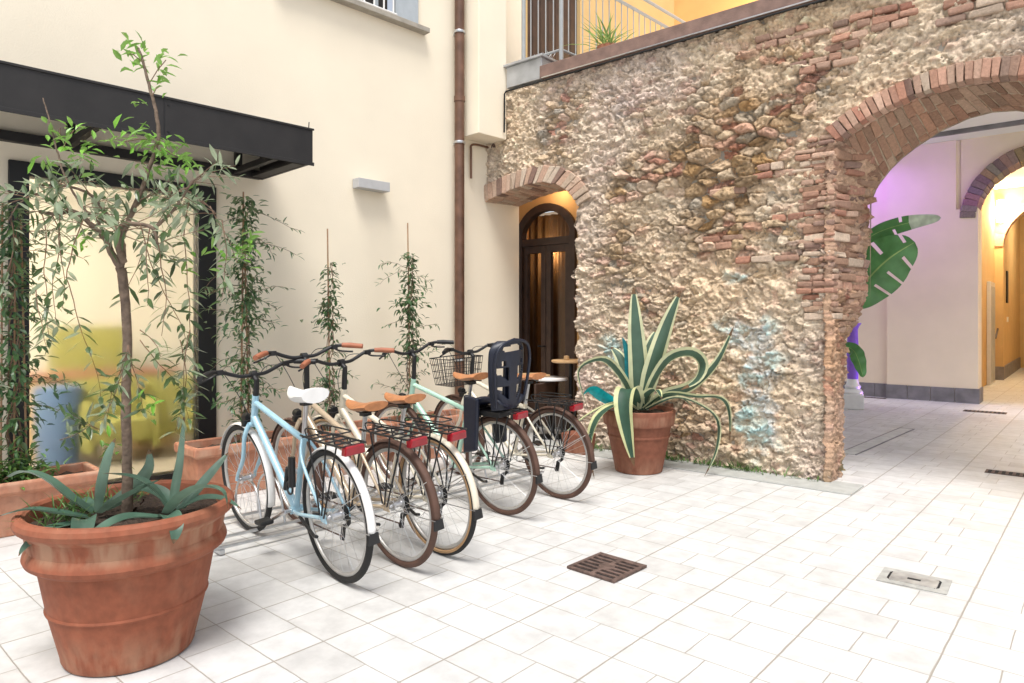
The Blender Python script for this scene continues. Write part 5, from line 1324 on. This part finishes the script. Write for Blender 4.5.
# ------------------------------------------------------------------ light
def lamp(name, kind, loc, energy, col, size=.1, rot=None):
    l = bpy.data.lights.new(name, kind); l.energy = energy; l.color = col
    if kind == 'AREA': l.size = size
    elif kind != 'SUN': l.shadow_soft_size = size
    o = bpy.data.objects.new(name, l); COL.objects.link(o); o.location = loc
    if rot: o.rotation_euler = rot
    return o
def aim(o, target):
    o.rotation_euler = (Vector(target)-o.location).to_track_quat('-Z', 'Y').to_euler()
SUN_EL, SUN_AZ = R(66), Vector((-.04, -.60, 0)).normalized()      # direction towards the sun
sd = Vector((SUN_AZ.x*math.cos(SUN_EL), SUN_AZ.y*math.cos(SUN_EL), math.sin(SUN_EL)))
sun = lamp('sun', 'SUN', (3, -4, 9), 2.0, (1., .965, .91)); sun.data.angle = R(24)
sun.rotation_euler = (-sd).to_track_quat('-Z', 'Y').to_euler()
lamp('added_room_light', 'POINT', fa(-4.98, .75, 2.2), 110, (1., .90, .72), .15)  # hidden lamp, added to brighten the room behind the pane
lamp('sconce_lamp', 'POINT', fb(4.05, 12.45, 3.7), 105, (1., .76, .44), .12)
lamp('terrace_lamp', 'POINT', fb(1.95, 3.7, 5.75), 24, (1., .76, .45), .15)
l = lamp('violet_lamp', 'AREA', fb(2.3, 6.68, 4.2), 9, (.40, .16, 1.), .3); l.data.shape = 'RECTANGLE'; l.data.size = 2.2; l.data.size_y = .12; aim(l, fb(2.8, 7.2, 3.0)); l.data.spread = R(105)
l = lamp('pedestal_lamp', 'SPOT', fb(3.15, 5.5, .05), 16, (.35, .10, 1.), .05); l.data.spot_size = R(70); aim(l, fb(2.72, 5.3, .8))
lamp('added_corridor_light', 'POINT', fb(5.2, 10.0, 4.0), 50, (1., .88, .68), .15)  # added to brighten the corridor, has no fixture
lamp('added_far_light', 'POINT', fb(5.2, 15.2, 3.6), 45, (1., .84, .60), .15)  # extra unseen lamp, added to lift the far end of the passage
lamp('recess_lamp', 'POINT', fb(.55, .62, 2.93), 2.6, (1., .86, .66), .12)
lamp('added_curtain_light', 'POINT', fb(.25, 1.0-.09, 2.2), 3.5, (1., .86, .66), .03)  # added between glass and curtain to lighten the curtain
w = bpy.data.worlds.new('World'); sc.world = w; w.use_nodes = True; nt = w.node_tree
sky = node(nt, 'ShaderNodeTexSky', sky_type='NISHITA'); sky.sun_disc = False; sky.sun_elevation = SUN_EL
sky.sun_rotation = math.atan2(SUN_AZ.x, SUN_AZ.y); sky.air_density = 1.; sky.dust_density = 2.5; sky.ozone_density = 1.
bg = nt.nodes['Background']; hs = node(nt, 'ShaderNodeHueSaturation'); hs.inputs['Saturation'].default_value = .38; nt.links.new(sky.outputs[0], hs.inputs['Color']); nt.links.new(hs.outputs[0], bg.inputs[0]); bg.inputs[1].default_value = .118

# ------------------------------------------------------------------ camera
cd = bpy.data.cameras.new('camera'); cam = bpy.data.objects.new('camera', cd); COL.objects.link(cam)
cam.location = (0, 0, 1.347); cam.rotation_euler = (R(90), 0, 0)
cd.sensor_width = 36; cd.lens = 683/1024*36; cd.shift_y = -(341.5-320)/1024; cd.clip_end = 300; cd.clip_start = .05
sc.camera = cam
sc.view_settings.view_transform = 'Standard'; sc.view_settings.look = 'None'; sc.view_settings.gamma = 1; sc.view_settings.exposure = .90
sc.cycles.use_denoising = True; sc.cycles.max_bounces = 8; sc.cycles.diffuse_bounces = 4; sc.cycles.transparent_max_bounces = 12
sc.cycles.sample_clamp_indirect = 8
